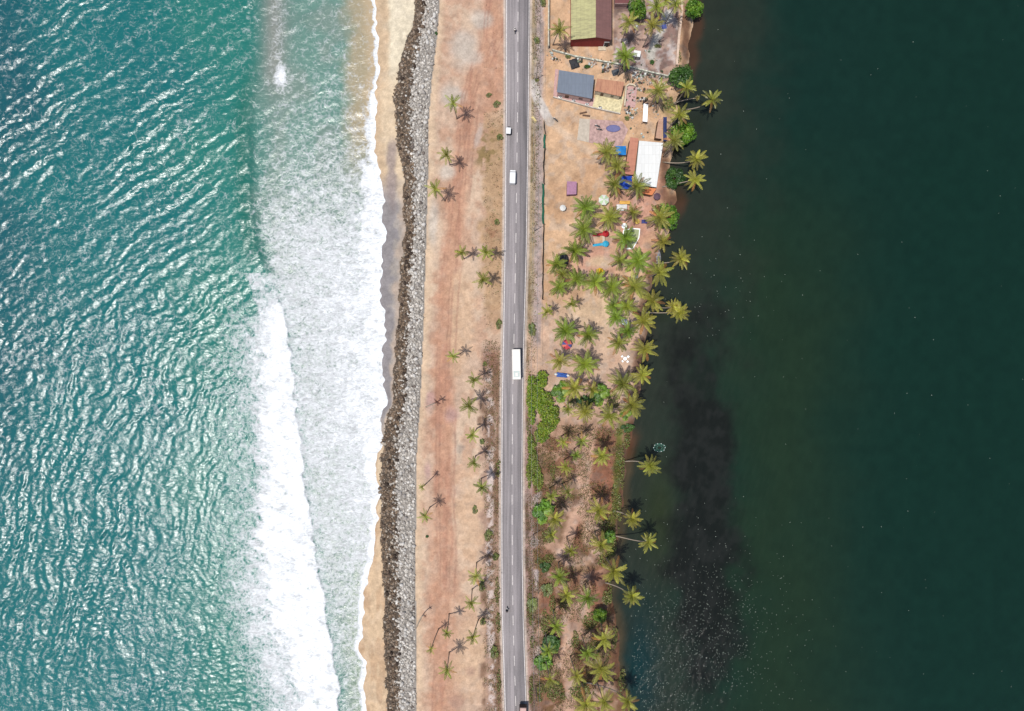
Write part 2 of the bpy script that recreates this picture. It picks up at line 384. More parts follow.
# trampled footprints / stones: fine dark and light specks
sp = vn(U * 1.7, V * 1.7, 99)
C = C * (1 - .2 * sm(.9, .98, sp)[..., None] * (U > rr)[..., None])
m_ground = attrmat('sandy soil', 'tone', rough=.95, var=.16, scale=2.2, bump=.5, dist=.08, spec=.1)
Vv = np.stack([gx(U), gy(V), Z], -1).reshape(-1, 3)
o = link('ground', npmesh('ground', Vv, gridfaces(len(vs), len(us)), m_ground, {'tone': C.reshape(-1, 3)}, smooth=True))
tag(o, kind='structure')
def ground_z(u, v):
    i = int(np.clip(np.searchsorted(us, u), 1, len(us) - 1)); j = int(np.clip(np.searchsorted(vs, v), 1, len(vs) - 1))
    return float(Z[j, i])

# ------------------------------------------------------------------ sea
us2 = np.concatenate([[-9000, -4000, -2000, -1000, -500, -300, -200, -140, -100, -70, -50, -35], np.arange(-24, 402, .85)])
vs2 = np.concatenate([[-9000, -3000, -1200, -700], np.arange(-500, -40, 5.0), np.arange(-40, 752, .85), np.arange(756, 1200, 5.0), [1500, 1900, 4000, 9700]])
U, V = np.meshgrid(us2, vs2)
X, Y = gx(U), gy(V)
sh = shore(V)
xr = poly([(-80, 268), (0, 264), (60, 258), (120, 249), (200, 252), (240, 257), (268, 264), (280, 273), (330, 286), (380, 292), (430, 298), (490, 305), (540, 313), (590, 321), (640, 331), (690, 338), (711, 338), (790, 341)], V) + (vn(V / 9, V * 0, 71) - .5) * 5 * sm(262, 300, V)
xl = poly([(-80, 262), (262, 258), (285, 260), (310, 256), (360, 250), (430, 253), (500, 258), (545, 258), (590, 262), (640, 272), (690, 290), (711, 297), (790, 305)], V)
warpx = (fbm(X, Y, 14, 3, 201) - .5) * 9; warpy = (fbm(X, Y, 14, 3, 202) - .5) * 9
def wave(ang, L, amp, ph=0, sharp=1.0, wx=1.0):
    c, s_ = math.cos(math.radians(ang)), math.sin(math.radians(ang))
    p = ((X + warpx * wx * .8) * c + (Y + warpy * wx * .8) * s_) * 2 * PI / (L * .5) + ph
    w = (1 + np.sin(p)) / 2
    return amp * .47 * (2 * w ** sharp - 1)
# crests run lower left to upper right, more upright near the bottom of the frame
wt = sm(220, 500, V + (fbm(X, Y, 30, 2, 209) - .5) * 160)
zw = (wave(-56, 14, .11, .5, 1.3, 2.2) * (1 - .6 * wt) + wave(-70, 10.5, .07, 1.7, 1.3, 2.0) * (1 - .6 * wt) + wave(-12, 12, .17, 2.5, 1.3, 1.8) * wt) * (.4 + 1.1 * fbm(X, Y, 26, 2, 208))
zw = zw + wave(-58, 8.5, .13, 0, 1.4) * (1.2 - wt) + wave(-42, 5.3, .07, 1, 1.4) + wave(-75, 3.7, .05, 2, 1.3, 1.4) + wave(-15, 4.6, .06, 3, 1.3, 1.3) * (.4 + wt) + wave(8, 6.7, .05, 4, 1.2) + wave(40, 3.1, .025, 5, 1.2, 1.5) + wave(-100, 2.6, .025, 5, 1.1, 1.5)
zw = zw * 1.05 * (.25 + .75 * fbm(X, Y, 8, 3, 211) + .75 * sm(.38, .66, fbm(X, Y, 34, 3, 212)))
zw = zw + (fbm(X * .8 + Y * .6, (Y * .8 - X * .6) * .45, 1.1, 3, 221) - .5) * .14 + (fbm(X, Y, .9, 2, 222) - .5) * .12
taper = sm(0, 16, sh - U) * .95 + .05
insh = sm(0, 8, U - xr)
zz = zw * taper * (1 - .2 * insh)
# the shoaling swell and the broken wave roller
dx = U - (xr - 5)
fr_ = sm(255, 290, V)
swell = np.where(dx > 0, np.exp(-(dx / (6. + 14 * fr_)) ** 2), np.exp(-(dx / 26.) ** 2)) * sm(20, 160, V)
zz = zz + swell * (.8 - .4 * fr_) * sm(2, 30, sh - U)
wisp = fbm(U * .8 + V * .5, (V * .8 - U * .5) * 2.2, 14, 4, 236)
roll = sm(xl - 26, xl + 16, U + (wisp - .5) * (24 + 24 * sm(430, 560, V)) * sm(265, 350, V) - 6 * sm(520, 420, V) - 14 * sm(330, 270, V)) * sm(xr + 1.5, xr - 2.5, U) * sm(254, 270, V)
zz = zz + roll * (.2 + (fbm(X, Y, 1.6, 3, 231) - .5) * .7)
ls = np.clip(sh - U, 0, 60)
# inner bores between the breaker and the beach
zz = zz + .12 * np.exp(-((U - (sh - 14 + (vn(V / 15, V * 0, 6) - .5) * 8)) / 4.) ** 2) * sm(120, 200, V)
zz = np.where(U > sh - 3, np.maximum(zz * .3, .0), np.maximum(zz, -.35)) + np.clip(U - sh, 0, 30) * .006 * 0
# foam density
den = poly([(-80, .03), (0, .05), (60, .08), (120, .16), (180, .28), (230, .52), (300, .68), (420, .74), (500, .66), (560, .5), (620, .4), (711, .32), (790, .3)], V)
den = den * (.62 + .76 * fbm(U, V * 1.6, 16, 4, 238))
ewob = (fbm(U, V, 26, 4, 261) - .5) * 34 * sm(275, 200, V)
soft = np.interp(V, [-60, 60, 150, 230], [60, 46, 28, 16])
F = den * np.where(V > 272, 1.0, sm(xr - 8, xr + soft, U + ewob)) * (U > xr - 26) * (.72 + .28 * sm(10, 70, U - xr))
fno = fbm(U * .9 + V * .3, (V * .9 - U * .3) * 1.6, 9, 4, 237)
F = np.where(V > 256, np.maximum(F, roll * (.62 + .75 * (fno - .1)).clip(0, 1)), F)
trail = sm(60, 0, xl - U) * sm(275, 340, V) * sm(xr, xr - 6, U)
F = np.maximum(F, trail * (.30 + .32 * sm(520, 600, V)) * (.5 + 1.0 * wisp))
F = np.maximum(F, .2 * np.exp(-((U - 277 - (n := (vn(V / 20, V * 0, 9) - .5) * 6)) / 8) ** 2) * sm(108, 70, V) * .9)
F = np.maximum(F, .95 * np.exp(-(((U - 279) / 6.) ** 2 + ((V - 74) / 13.) ** 2)))
bw = poly([(-80, 3), (0, 3), (60, 3), (90, 4), (105, 10), (140, 12), (180, 22), (250, 30), (420, 28), (480, 15), (520, 8), (600, 5), (790, 5)], V)
F = np.maximum(F, (.74 + .5 * (fno - .2)).clip(0, 1) * sm(bw * 1.3, bw * .35, np.abs(sh - U - 1) + (fbm(U, V * .7, 8, 3, 17) - .5) * bw * 1.1))
F = np.maximum(F, .9 * sm(2.5, 1.0, np.abs(sh - U)))
F = F + .10 * sm(.62, .8, fbm(U, V, 30, 4, 18)) * sm(xr, xr - 20, U)
# colour of the water itself: deep, shoaling, churned with sand
wc = np.empty(U.shape + (3,)); wc[:] = A(4, 110, 114)
wc = mix(wc, A(0, 88, 100), sm(120, -20, U + V * .12 + (fbm(X, Y, 25, 3, 241) - .5) * 130))
wc = mix(wc, A(40, 128, 116), sm(120, 250, U + (fbm(X, Y, 20, 3, 242) - .5) * 90) * .8)
wc = mix(wc, A(28, 112, 100), np.exp(-((U - xr + 9) / 9.) ** 2) * sm(40, 110, V) * sm(270, 250, V) * .9)  # darker green painted on the swell face for its missing glint
sw = sm(xr - 6, xr + 14, U)
sw = np.where(V > 262, sw, sm(xr - 10, xr + soft * 1.2, U + ewob))
wc = mix(wc, A(136, 152, 144), sw * .85)
wc = mix(wc, A(104, 148, 138), sw * sm(250, 100, V) * sm(.35, .65, fbm(X, Y, 9, 3, 243)) * .75)
wc = mix(wc, A(162, 150, 146), np.exp(-((U - 272) / 14.) ** 2) * sm(120, 60, V) * .7)
wc = mix(wc, A(184, 164, 136), sm(335, 356, U + (fbm(U, V, 14, 3, 244) - .5) * 16) * sm(205, 120, V) * .95)
wc = mix(wc, A(206, 178, 148), sm(18, 4, sh - U) * sm(160, 110, V))
wc = mix(wc, A(150, 164, 142), sm(24, 4, sh - U) * sm(480, 560, V) * .8)
wc = wc * np.array([.9, .95, .88])
m_sea, nt, b = newmat('sea water')
at = nd(nt, 'ShaderNodeAttribute', attribute_name='tone'); af = nd(nt, 'ShaderNodeAttribute', attribute_name='foam')
tc = nd(nt, 'ShaderNodeTexCoord')
wn = nd(nt, 'ShaderNodeTexNoise'); wn.inputs['Scale'].default_value = .35; wn.inputs['Detail'].default_value = 3
nt.links.new(tc.outputs['Object'], wn.inputs['Vector'])
wm = nd(nt, 'ShaderNodeVectorMath', operation='MULTIPLY_ADD'); wm.inputs[1].default_value = (2.2, 2.2, 0); nt.links.new(wn.outputs['Color'], wm.inputs[0]); nt.links.new(tc.outputs['Object'], wm.inputs[2])
fn = nd(nt, 'ShaderNodeTexNoise'); fn.inputs['Scale'].default_value = .55; fn.inputs['Detail'].default_value = 10; fn.inputs['Roughness'].default_value = .68; fn.inputs['Distortion'].default_value = .6
nt.links.new(wm.outputs[0], fn.inputs['Vector'])
vr = nd(nt, 'ShaderNodeTexVoronoi', feature='DISTANCE_TO_EDGE'); vr.inputs['Scale'].default_value = .9
nt.links.new(wm.outputs[0], vr.inputs['Vector'])
def math_(op, a, b_=None, c=None):
    n = nd(nt, 'ShaderNodeMath', operation=op)
    for i, x in enumerate((a, b_, c)):
        if x is None: continue
        if isinstance(x, (int, float)): n.inputs[i].default_value = x
        else: nt.links.new(x, n.inputs[i])
    return n.outputs[0]
fr = nd(nt, 'ShaderNodeMapRange'); fr.inputs[1].default_value = .3; fr.inputs[2].default_value = .7; nt.links.new(fn.outputs['Fac'], fr.inputs[0])
cell = math_('MULTIPLY', vr.outputs['Distance'], .9)
thr = math_('ADD', math_('MULTIPLY', fr.outputs[0], .8), cell)
fd = math_('SUBTRACT', math_('MULTIPLY', af.outputs['Fac'], 1.35), thr)
fm = nd(nt, 'ShaderNodeMapRange', interpolation_type='SMOOTHSTEP'); fm.inputs[1].default_value = -.5; fm.inputs[2].default_value = .42
nt.links.new(fd, fm.inputs[0])
mc = nd(nt, 'ShaderNodeMix', data_type='RGBA'); mc.inputs['B'].default_value = (.7, .7, .7, 1)
fw = nd(nt, 'ShaderNodeTexNoise'); fw.inputs['Scale'].default_value = .75; fw.inputs['Detail'].default_value = 9; fw.inputs['Roughness'].default_value = .72; fw.inputs['Distortion'].default_value = 1.4
fmp = nd(nt, 'ShaderNodeMapping'); fmp.inputs['Scale'].default_value = (.7, 1.5, 1); fmp.inputs['Rotation'].default_value = (0, 0, -.25); nt.links.new(tc.outputs['Object'], fmp.inputs['Vector']); nt.links.new(fmp.outputs[0], fw.inputs['Vector'])
fa = nd(nt, 'ShaderNodeMapRange'); fa.inputs[1].default_value = .34; fa.inputs[2].default_value = .68; fa.inputs[3].default_value = .28; fa.inputs[4].default_value = .66; nt.links.new(fw.outputs['Fac'], fa.inputs[0])
fb = nd(nt, 'ShaderNodeMapRange'); fb.inputs[1].default_value = .62; fb.inputs[2].default_value = 1.0; fb.inputs[3].default_value = 0; fb.inputs[4].default_value = .17; nt.links.new(af.outputs['Fac'], fb.inputs[0])
fs = nd(nt, 'ShaderNodeVectorMath', operation='SCALE'); fs.inputs[0].default_value = (.98, 1, 1.01); nt.links.new(math_('MINIMUM', math_('ADD', fa.outputs[0], fb.outputs[0]), .72), fs.inputs['Scale']); nt.links.new(fs.outputs[0], mc.inputs['B'])
nt.links.new(fm.outputs[0], mc.inputs['Factor']); nt.links.new(at.outputs['Color'], mc.inputs['A'])
nt.links.new(mc.outputs['Result'], b.inputs['Base Color'])
rg = nd(nt, 'ShaderNodeMapRange'); rg.inputs[1].default_value = .45; rg.inputs[3].default_value = .255; rg.inputs[4].default_value = .75
nt.links.new(fm.outputs[0], rg.inputs[0]); nt.links.new(rg.outputs[0], b.inputs['Roughness'])
b.inputs['IOR'].default_value = 1.333; b.inputs['Specular IOR Level'].default_value = .95
rn = nd(nt, 'ShaderNodeTexNoise'); rn.inputs['Scale'].default_value = 1.25; rn.inputs['Detail'].default_value = 5; rn.inputs['Roughness'].default_value = .62; rn.inputs['Distortion'].default_value = .5
mp = nd(nt, 'ShaderNodeMapping'); mp.inputs['Rotation'].default_value = (0, 0, math.radians(-35)); mp.inputs['Scale'].default_value = (.6, 1.45, 1)
nt.links.new(tc.outputs['Object'], mp.inputs['Vector']); nt.links.new(mp.outputs[0], rn.inputs['Vector'])
bp = nd(nt, 'ShaderNodeBump'); bp.inputs['Strength'].default_value = .6; bp.inputs['Distance'].default_value = .17
nt.links.new(rn.outputs['Fac'], bp.inputs['Height'])
bp2 = nd(nt, 'ShaderNodeBump'); bp2.inputs['Strength'].default_value = .5; bp2.inputs['Distance'].default_value = .12
nt.links.new(math_('ADD', fm.outputs[0], math_('MULTIPLY', fn.outputs['Fac'], math_('MULTIPLY', fm.outputs[0], 1.2))), bp2.inputs['Height']); nt.links.new(bp.outputs[0], bp2.inputs['Normal'])
nt.links.new(bp2.outputs[0], b.inputs['Normal'])
Vv = np.stack([X, Y, SEA_Z + zz], -1).reshape(-1, 3)
keep = (U < sh + 9)
Fq = gridfaces(len(vs2), len(us2)); Fq = Fq[keep.ravel()[Fq].all(1)]
used = np.unique(Fq); remap = np.zeros(len(Vv), np.int64); remap[used] = np.arange(len(used))
o = link('sea', npmesh('sea', Vv[used], remap[Fq], m_sea, {'tone': wc.reshape(-1, 3)[used]}, True, {'foam': F.ravel()[used]})); tag(o, kind='structure')

# ------------------------------------------------------------------ lagoon
us3 = np.concatenate([np.arange(600, 770, .9), np.arange(770, 1060, 1.3), [1075, 1100, 1140, 1200, 1300, 1500, 2000, 3000, 5000, 10000]])
vs3 = np.concatenate([[-9000, -3000, -1200, -500, -300, -200, -140, -100, -70], np.arange(-45, 756, 1.1), [775, 800, 850, 910, 1010, 1200, 1900, 4000, 9700]])
U, V = np.meshgrid(us3, vs3); X, Y = gx(U), gy(V); lg = lagoon(V)
n1 = fbm(U, V, 26, 5, 301); n2 = fbm(U, V, 60, 3, 302); n3 = fbm(U, V, 9, 4, 303)
warpx = (fbm(X, Y, 20, 3, 304) - .5) * 10; warpy = (fbm(X, Y, 20, 3, 305) - .5) * 10
ruf = np.exp(-(((U - 690 + (n2 - .5) * 40) / 62.) ** 2 + ((V - 680) / 95.) ** 2)) + .35 * np.exp(-(((U - 640) / 30.) ** 2 + ((V - 690) / 40.) ** 2))
zl = wave(-12, 4.4, .03, 0) + wave(-28, 3.3, .02, 2) + wave(10, 6.6, .024, 1)
zl = zl * (.7 + .3 * ruf) + (fbm(X, Y, .9, 2, 311) - .5) * (.03 + .16 * ruf)
wl = np.empty(U.shape + (3,)); wl[:] = lin((21, 54, 50))
wl = mix(wl, lin((18, 53, 47)), sm(760, 1000, U + (n2 - .5) * 120))
wl = mix(wl, lin((36, 60, 44)), np.exp(-((U - 780 + (n2 - .5) * 60) / 70.) ** 2) * sm(100, 300, V) * .8)
wl = mix(wl, lin((50, 60, 55)), sm(130, 10, U - lg + (n1 - .5) * 60) * .8)
wl = mix(wl, lin((46, 62, 44)), (np.exp(-(((U - 660) / 18.) ** 2 + ((V - 515) / 50.) ** 2)) * 1.0).clip(0, 1))
wl = mix(wl, lin((20, 58, 66)), np.exp(-(((U - 640 + (n3 - .5) * 16) / 18.) ** 2 + ((V - 670) / 62.) ** 2)))
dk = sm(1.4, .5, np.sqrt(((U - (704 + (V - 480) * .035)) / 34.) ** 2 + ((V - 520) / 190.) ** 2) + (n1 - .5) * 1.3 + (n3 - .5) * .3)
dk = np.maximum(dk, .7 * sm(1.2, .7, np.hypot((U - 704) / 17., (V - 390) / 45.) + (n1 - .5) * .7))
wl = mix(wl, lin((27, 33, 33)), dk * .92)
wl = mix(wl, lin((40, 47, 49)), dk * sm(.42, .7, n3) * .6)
ds = U - lg
bed = sm(11, -1, ds + (n1 - .5) * 14)
wl = mix(wl, lin((88, 82, 66)), bed * sm(420, 445, V) * .75)
wl = mix(wl, lin((104, 72, 56)), sm(15, 1, ds + (n1 - .5) * 14) * .75 * (sm(120, 60, V) + np.exp(-((V - 205) / 16.) ** 2) + np.exp(-((V - 447) / 13.) ** 2)).clip(0, 1) * .9)
wl = mix(wl, lin((56, 56, 50)), bed * sm(430, 380, V) * .5)
wl = wl * (1 + (n3[..., None] - .5) * .3) / 2.0 * np.array([1.15, .94, .76])
m_lag, nt, b = newmat('lagoon water')
at = nd(nt, 'ShaderNodeAttribute', attribute_name='tone'); tc = nd(nt, 'ShaderNodeTexCoord')
ar = nd(nt, 'ShaderNodeAttribute', attribute_name='ruffle')
rn = nd(nt, 'ShaderNodeTexNoise'); rn.inputs['Scale'].default_value = 2.6; rn.inputs['Detail'].default_value = 3
nt.links.new(tc.outputs['Object'], rn.inputs['Vector'])
bp = nd(nt, 'ShaderNodeBump'); bp.inputs['Distance'].default_value = .3
nt.links.new(math_('MULTIPLY_ADD', ar.outputs['Fac'], .34, .15), bp.inputs['Strength'])
nt.links.new(rn.outputs['Fac'], bp.inputs['Height']); nt.links.new(bp.outputs[0], b.inputs['Normal'])
nt.links.new(at.outputs['Color'], b.inputs['Base Color']); b.inputs['Specular IOR Level'].default_value = .36; b.inputs['Roughness'].default_value = .10; b.inputs['IOR'].default_value = 1.333
Vv = np.stack([X, Y, LAG_Z + zl], -1).reshape(-1, 3)
keep = (U > lg - 6); Fq = gridfaces(len(vs3), len(us3)); Fq = Fq[keep.ravel()[Fq].any(1)]
used = np.unique(Fq); remap = np.zeros(len(Vv), np.int64); remap[used] = np.arange(len(used))
o = link('lagoon', npmesh('lagoon', Vv[used], remap[Fq], m_lag, {'tone': wl.reshape(-1, 3)[used]}, True, {'ruffle': ruf.ravel()[used].clip(0, 1)})); tag(o, kind='structure')
# leaf and foam specks plus sun glints as pale flakes: nobody could count them
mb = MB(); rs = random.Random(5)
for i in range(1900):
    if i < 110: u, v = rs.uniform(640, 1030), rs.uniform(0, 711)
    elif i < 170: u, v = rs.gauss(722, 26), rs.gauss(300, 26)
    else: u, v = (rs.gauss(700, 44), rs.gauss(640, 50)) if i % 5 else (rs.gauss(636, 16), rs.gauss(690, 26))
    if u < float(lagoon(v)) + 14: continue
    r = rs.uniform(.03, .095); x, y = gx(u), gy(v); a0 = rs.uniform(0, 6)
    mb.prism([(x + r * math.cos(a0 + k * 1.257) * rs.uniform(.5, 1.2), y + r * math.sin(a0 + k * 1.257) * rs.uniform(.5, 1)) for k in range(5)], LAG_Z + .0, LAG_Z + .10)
m_speck = plain('pale flecks and glints', (.42, .46, .38), .8)
tag(link('flecks_and_glints', mb.mesh('flecks_and_glints', m_speck)), 'tiny pale flecks and flakes for sun glints on the dark green lagoon', 'debris', kind='stuff')

# ------------------------------------------------------------------ road
rv = np.concatenate([[-9000, -2000, -800], np.arange(-300, 1000, 6), [1400, 3000, 9700]])
def ribbon(x0, x1, z, vv):
    n = len(vv); P = np.empty((n * 2, 3))
    P[0::2, 0] = gx(x0); P[1::2, 0] = gx(x1); P[0::2, 1] = P[1::2, 1] = gy(vv); P[:, 2] = z
    i = np.arange(n - 1) * 2
    return P, np.stack([i + 2, i + 3, i + 1, i], -1)
rl_, rr_ = poly(ROADL, rv), poly(ROADR, rv)
m_asph, nt, b = newmat('worn asphalt')
tc = nd(nt, 'ShaderNodeTexCoord'); mp = nd(nt, 'ShaderNodeMapping'); mp.inputs['Scale'].default_value = (1.1, .035, 1)
nt.links.new(tc.outputs['Object'], mp.inputs['Vector'])
n1 = nd(nt, 'ShaderNodeTexNoise'); n1.inputs['Scale'].default_value = 1.; n1.inputs['Detail'].default_value = 5; nt.links.new(mp.outputs[0], n1.inputs['Vector'])
n2 = nd(nt, 'ShaderNodeTexNoise'); n2.inputs['Scale'].default_value = 3.; n2.inputs['Detail'].default_value = 10; n2.inputs['Roughness'].default_value = .7; nt.links.new(tc.outputs['Object'], n2.inputs['Vector'])
n3 = nd(nt, 'ShaderNodeTexNoise'); n3.inputs['Scale'].default_value = .08; nt.links.new(tc.outputs['Object'], n3.inputs['Vector'])
cr = nd(nt, 'ShaderNodeValToRGB'); cr.color_ramp.elements[0].position = .38; cr.color_ramp.elements[1].position = .62
cr.color_ramp.elements[0].color = (*A(132, 126, 126), 1); cr.color_ramp.elements[1].color = (*A(178, 169, 169), 1)
s_ = math_('ADD', math_('MULTIPLY', n1.outputs['Fac'], .62), math_('ADD', math_('MULTIPLY', n2.outputs['Fac'], .22), math_('MULTIPLY', n3.outputs['Fac'], .16)))
nt.links.new(s_, cr.inputs['Fac']); nt.links.new(cr.outputs[0], b.inputs['Base Color']); b.inputs['Roughness'].default_value = .85; b.inputs['Specular IOR Level'].default_value = .2
P, Fq = ribbon(rl_, rr_, .2, rv)
n = len(rv); P2 = np.concatenate([P, P - [0, 0, .25]]); i = np.arange(n - 1) * 2; b2 = 2 * n
side = np.concatenate([np.stack([i, i + b2, i + 2 + b2, i + 2], -1), np.stack([i + 3, i + 3 + b2, i + 1 + b2, i + 1], -1)])
road = link('road', npmesh('road', P2, np.concatenate([Fq, side]), m_asph)); tag(road, kind='structure')
m_paint, nt, b = newmat('worn road paint')
tc = nd(nt, 'ShaderNodeTexCoord'); n2 = nd(nt, 'ShaderNodeTexNoise'); n2.inputs['Scale'].default_value = 2.5; n2.inputs['Detail'].default_value = 8; nt.links.new(tc.outputs['Object'], n2.inputs['Vector'])
cr = nd(nt, 'ShaderNodeValToRGB'); cr.color_ramp.elements[0].position = .3; cr.color_ramp.elements[1].position = .62
cr.color_ramp.elements[0].color = (.36, .33, .31, 1); cr.color_ramp.elements[1].color = (.56, .51, .48, 1)
nt.links.new(n2.outputs['Fac'], cr.inputs['Fac']); nt.links.new(cr.outputs[0], b.inputs['Base Color']); b.inputs['Roughness'].default_value = .7
w = .13 * S
for nm, a0, a1 in (('edge_line', rl_ + .6, rl_ + .6 + 1.8 * w), ('edge_line', rr_ - .5 - 1.5 * w, rr_ - .5)):
    P, Fq = ribbon(a0, a1, .205, rv); link(nm, npmesh(nm, P, Fq, m_paint), road)
mb = MB()
for k in range(-30, 46):
    vc = 439.2 + 20.1 * k; v0, v1 = vc - 4.9, vc + 4.9
    q = []
    for vv, sg_ in ((v1, -1), (v1, 1), (v0, 1), (v0, -1)):
        c = (float(poly(ROADL, vv)) + float(poly(ROADR, vv))) / 2 + .3
        q.append((gx(c) + sg_ * .085, gy(vv), .205))
    mb.quad(q)
part('centre_line', mb, m_paint, road)
# ------------------------------------------------------------------ seawall of rocks
ico = bmesh.new(); bmesh.ops.create_icosphere(ico, subdivisions=1, radius=1.0)
IV = np.array([v.co[:] for v in ico.verts]); IF = np.array([[v.index for v in f.verts] for f in ico.faces]); ico.free()
rg_ = np.random.default_rng(11)
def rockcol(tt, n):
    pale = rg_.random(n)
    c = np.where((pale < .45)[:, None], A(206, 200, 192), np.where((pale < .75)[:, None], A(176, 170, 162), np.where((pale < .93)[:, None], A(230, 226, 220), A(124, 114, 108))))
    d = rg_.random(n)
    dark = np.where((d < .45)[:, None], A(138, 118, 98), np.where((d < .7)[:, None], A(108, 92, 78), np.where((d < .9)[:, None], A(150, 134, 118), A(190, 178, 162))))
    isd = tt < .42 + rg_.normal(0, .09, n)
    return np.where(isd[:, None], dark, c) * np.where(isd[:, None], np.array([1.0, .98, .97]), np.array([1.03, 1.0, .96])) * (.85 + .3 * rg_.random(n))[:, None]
N = 18000
vv = rg_.uniform(-230, 940, N); tt = rg_.beta(1.05, 1.0, N) * 1.06 - .06
rl1, rr1 = rockl(vv), rockr(vv)
keep = (tt > 0) | (rg_.random(N) < .5); vv, tt, rl1, rr1 = vv[keep], tt[keep], rl1[keep], rr1[keep]; N = len(vv)
uu = rl1 + tt * (rr1 - rl1 - 1.5)
base = np.interp(tt, [-.1, 0, .2, .5, .8, 1], [-.75, -.55, .0, .6, .45, .12])
size = rg_.gamma(6, .05, N).clip(.16, .52)
P = np.repeat(IV[None], N, 0)
P = P * (1 + rg_.uniform(-.28, .28, (N, 12, 1)))
P *= (size[:, None] * rg_.uniform(.7, 1.3, (N, 3)))[:, None, :] * np.array([1, 1, .6])
an = rg_.uniform(0, 6.28, N); ca, sa = np.cos(an)[:, None], np.sin(an)[:, None]
P = np.stack([P[..., 0] * ca - P[..., 1] * sa, P[..., 0] * sa + P[..., 1] * ca, P[..., 2]], -1)
P += np.stack([gx(uu), gy(vv), base + size * .12], -1)[:, None, :]
FR = (IF[None] + (np.arange(N) * 12)[:, None, None]).reshape(-1, 3)
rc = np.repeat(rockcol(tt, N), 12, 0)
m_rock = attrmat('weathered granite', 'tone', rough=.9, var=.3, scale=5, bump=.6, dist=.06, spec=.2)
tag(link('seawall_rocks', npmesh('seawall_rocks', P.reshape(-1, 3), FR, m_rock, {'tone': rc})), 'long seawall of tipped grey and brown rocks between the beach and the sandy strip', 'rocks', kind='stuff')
# the largest boulders one by one
bold = []
for kind_, cs in (('pale', [A(206, 200, 192), A(178, 170, 162), A(224, 218, 210)]), ('dark', [A(92, 76, 62), A(112, 94, 80), A(70, 58, 50)])):
    for k, c in enumerate(cs):
        q = IV * (1 + rg_.uniform(-.22, .22, (12, 1))) * np.array([1.15, .9, .7])
        bold.append((kind_, npmesh('boulder', q, IF, m_rock, {'tone': np.tile(c, (12, 1))})))
for i in range(300):
    v = -2 + (i + rg_.random()) * 715 / 300; t_ = rg_.uniform(.05, .95)
    kind_ = 'dark' if t_ < .47 else 'pale'
    me = [m for k, m in bold if k == kind_][rg_.integers(3)]
    a, c = float(rockl(v)), float(rockr(v))
    o = link('boulder', me, None, (gx(a + t_ * (c - a)), gy(v), float(np.interp(t_, [0, .2, .5, .8, 1], [-.55, .0, .6, .45, .12])) + .15))
    o.rotation_euler = (rg_.uniform(-.3, .3), rg_.uniform(-.3, .3), rg_.uniform(0, 6.28)); o.scale = [rg_.uniform(.5, .72)] * 3
    if kind_ == 'dark': tag(o, 'large brown boulder low on the seaward side of the rock wall', 'boulder', 'dark boulders on the seaward side of the wall')
    else: tag(o, 'large pale grey boulder on the landward half of the rock wall', 'boulder', 'pale boulders on the landward side of the wall')

# ------------------------------------------------------------------ palms
def frond_geo(L, az, el, droop, col, rg, V, Fc, Cc, wide=1.0, npair=17, org=(0, 0, 0)):
    d = np.array([math.cos(az), math.sin(az)]); side = np.array([-d[1], d[0], 0])
    nseg = npair; pts = []
    p = np.array(org, float); e = el
    for i in range(nseg + 1):
        pts.append(p.copy()); st = L / nseg
        p = p + st * np.array([d[0] * math.cos(e), d[1] * math.cos(e), math.sin(e)]); e -= droop / nseg * (0.5 + 1.0 * i / nseg)
    tw = rg.uniform(-.5, .5)
    for i in range(nseg):
        a, b_ = pts[i], pts[i + 1]; w = .05 * (1 - .7 * i / nseg)
        n = len(V); V += [a - side * w, a + side * w, b_ + side * w * .8, b_ - side * w * .8]; Fc.append((n, n + 1, n + 2, n + 3)); Cc += [np.array(col) * 1.25] * 4
    for i in range(1, nseg + 1):
        f = i / nseg
        ll = (.32 + .68 * math.sin(PI * min(1, .12 + f * .88)) ** .8) * .66 * wide * (1 if f < .95 else .7)
        tang = pts[i] - pts[i - 1]; tang /= np.linalg.norm(tang)
        for s_ in (-1, 1):
            dirv = tang * (.55 + .5 * f) + side * s_ * 1.0 + np.array([0, 0, -.38 - .25 * rg.random() + s_ * tw * .35])
            dirv /= np.linalg.norm(dirv)
            l = ll * rg.uniform(.8, 1.15); w = .105
            a = pts[i]; tip = a + dirv * l + np.array([0, 0, -.12 * l])
            mid = a + dirv * l * .5
            n = len(V); V += [a, mid + tang * w, tip, mid - tang * w]; Fc.append((n, n + 1, n + 2, n + 3))
            k = rg.uniform(.75, 1.2); Cc += [np.array(col) * k] * 4
def make_crown(name, seed, nf, L, pal, young=.3, lowdroop=1.0, dead=.15):
    rg = np.random.default_rng(seed); V, Fc, Cc = [], [], []
    for i in range(nf):
        f = i / nf
        az = i * 2.39996 + rg.uniform(-.35, .35)
        el = math.radians(72 - 88 * f + rg.uniform(-9, 9)); dr = math.radians(rg.uniform(55, 95)) * (1.0 if f < .7 else lowdroop)
        col = np.array(pal[0]) * (1 - f) + np.array(pal[1]) * f
        if f > .72 and rg.random() < dead * 1.6: col = np.array(A(170, 124, 62))
        col = col * rg.uniform(.5, 1.4)
        if rg.random() < young: col = col * 1.2
        frond_geo(L * rg.uniform(.82, 1.1) * (.8 + .2 * min(1, f * 3)), az, el, dr, col, rg, V, Fc, Cc)
    # heart of the crown
    n = len(V)
    for k in range(6):
        t = k * PI / 3; V.append(np.array([.22 * math.cos(t), .22 * math.sin(t), -.5])); V.append(np.array([.12 * math.cos(t), .12 * math.sin(t), .35])); Cc += [np.array(A(128, 110, 60))] * 2
    for k in range(6):
        j = (k + 1) % 6; Fc.append((n + 2 * k, n + 2 * j, n + 2 * j + 1, n + 2 * k + 1))
    return npmesh(name, np.array(V), np.array(Fc), m_frond, {'tone': np.array(Cc)})
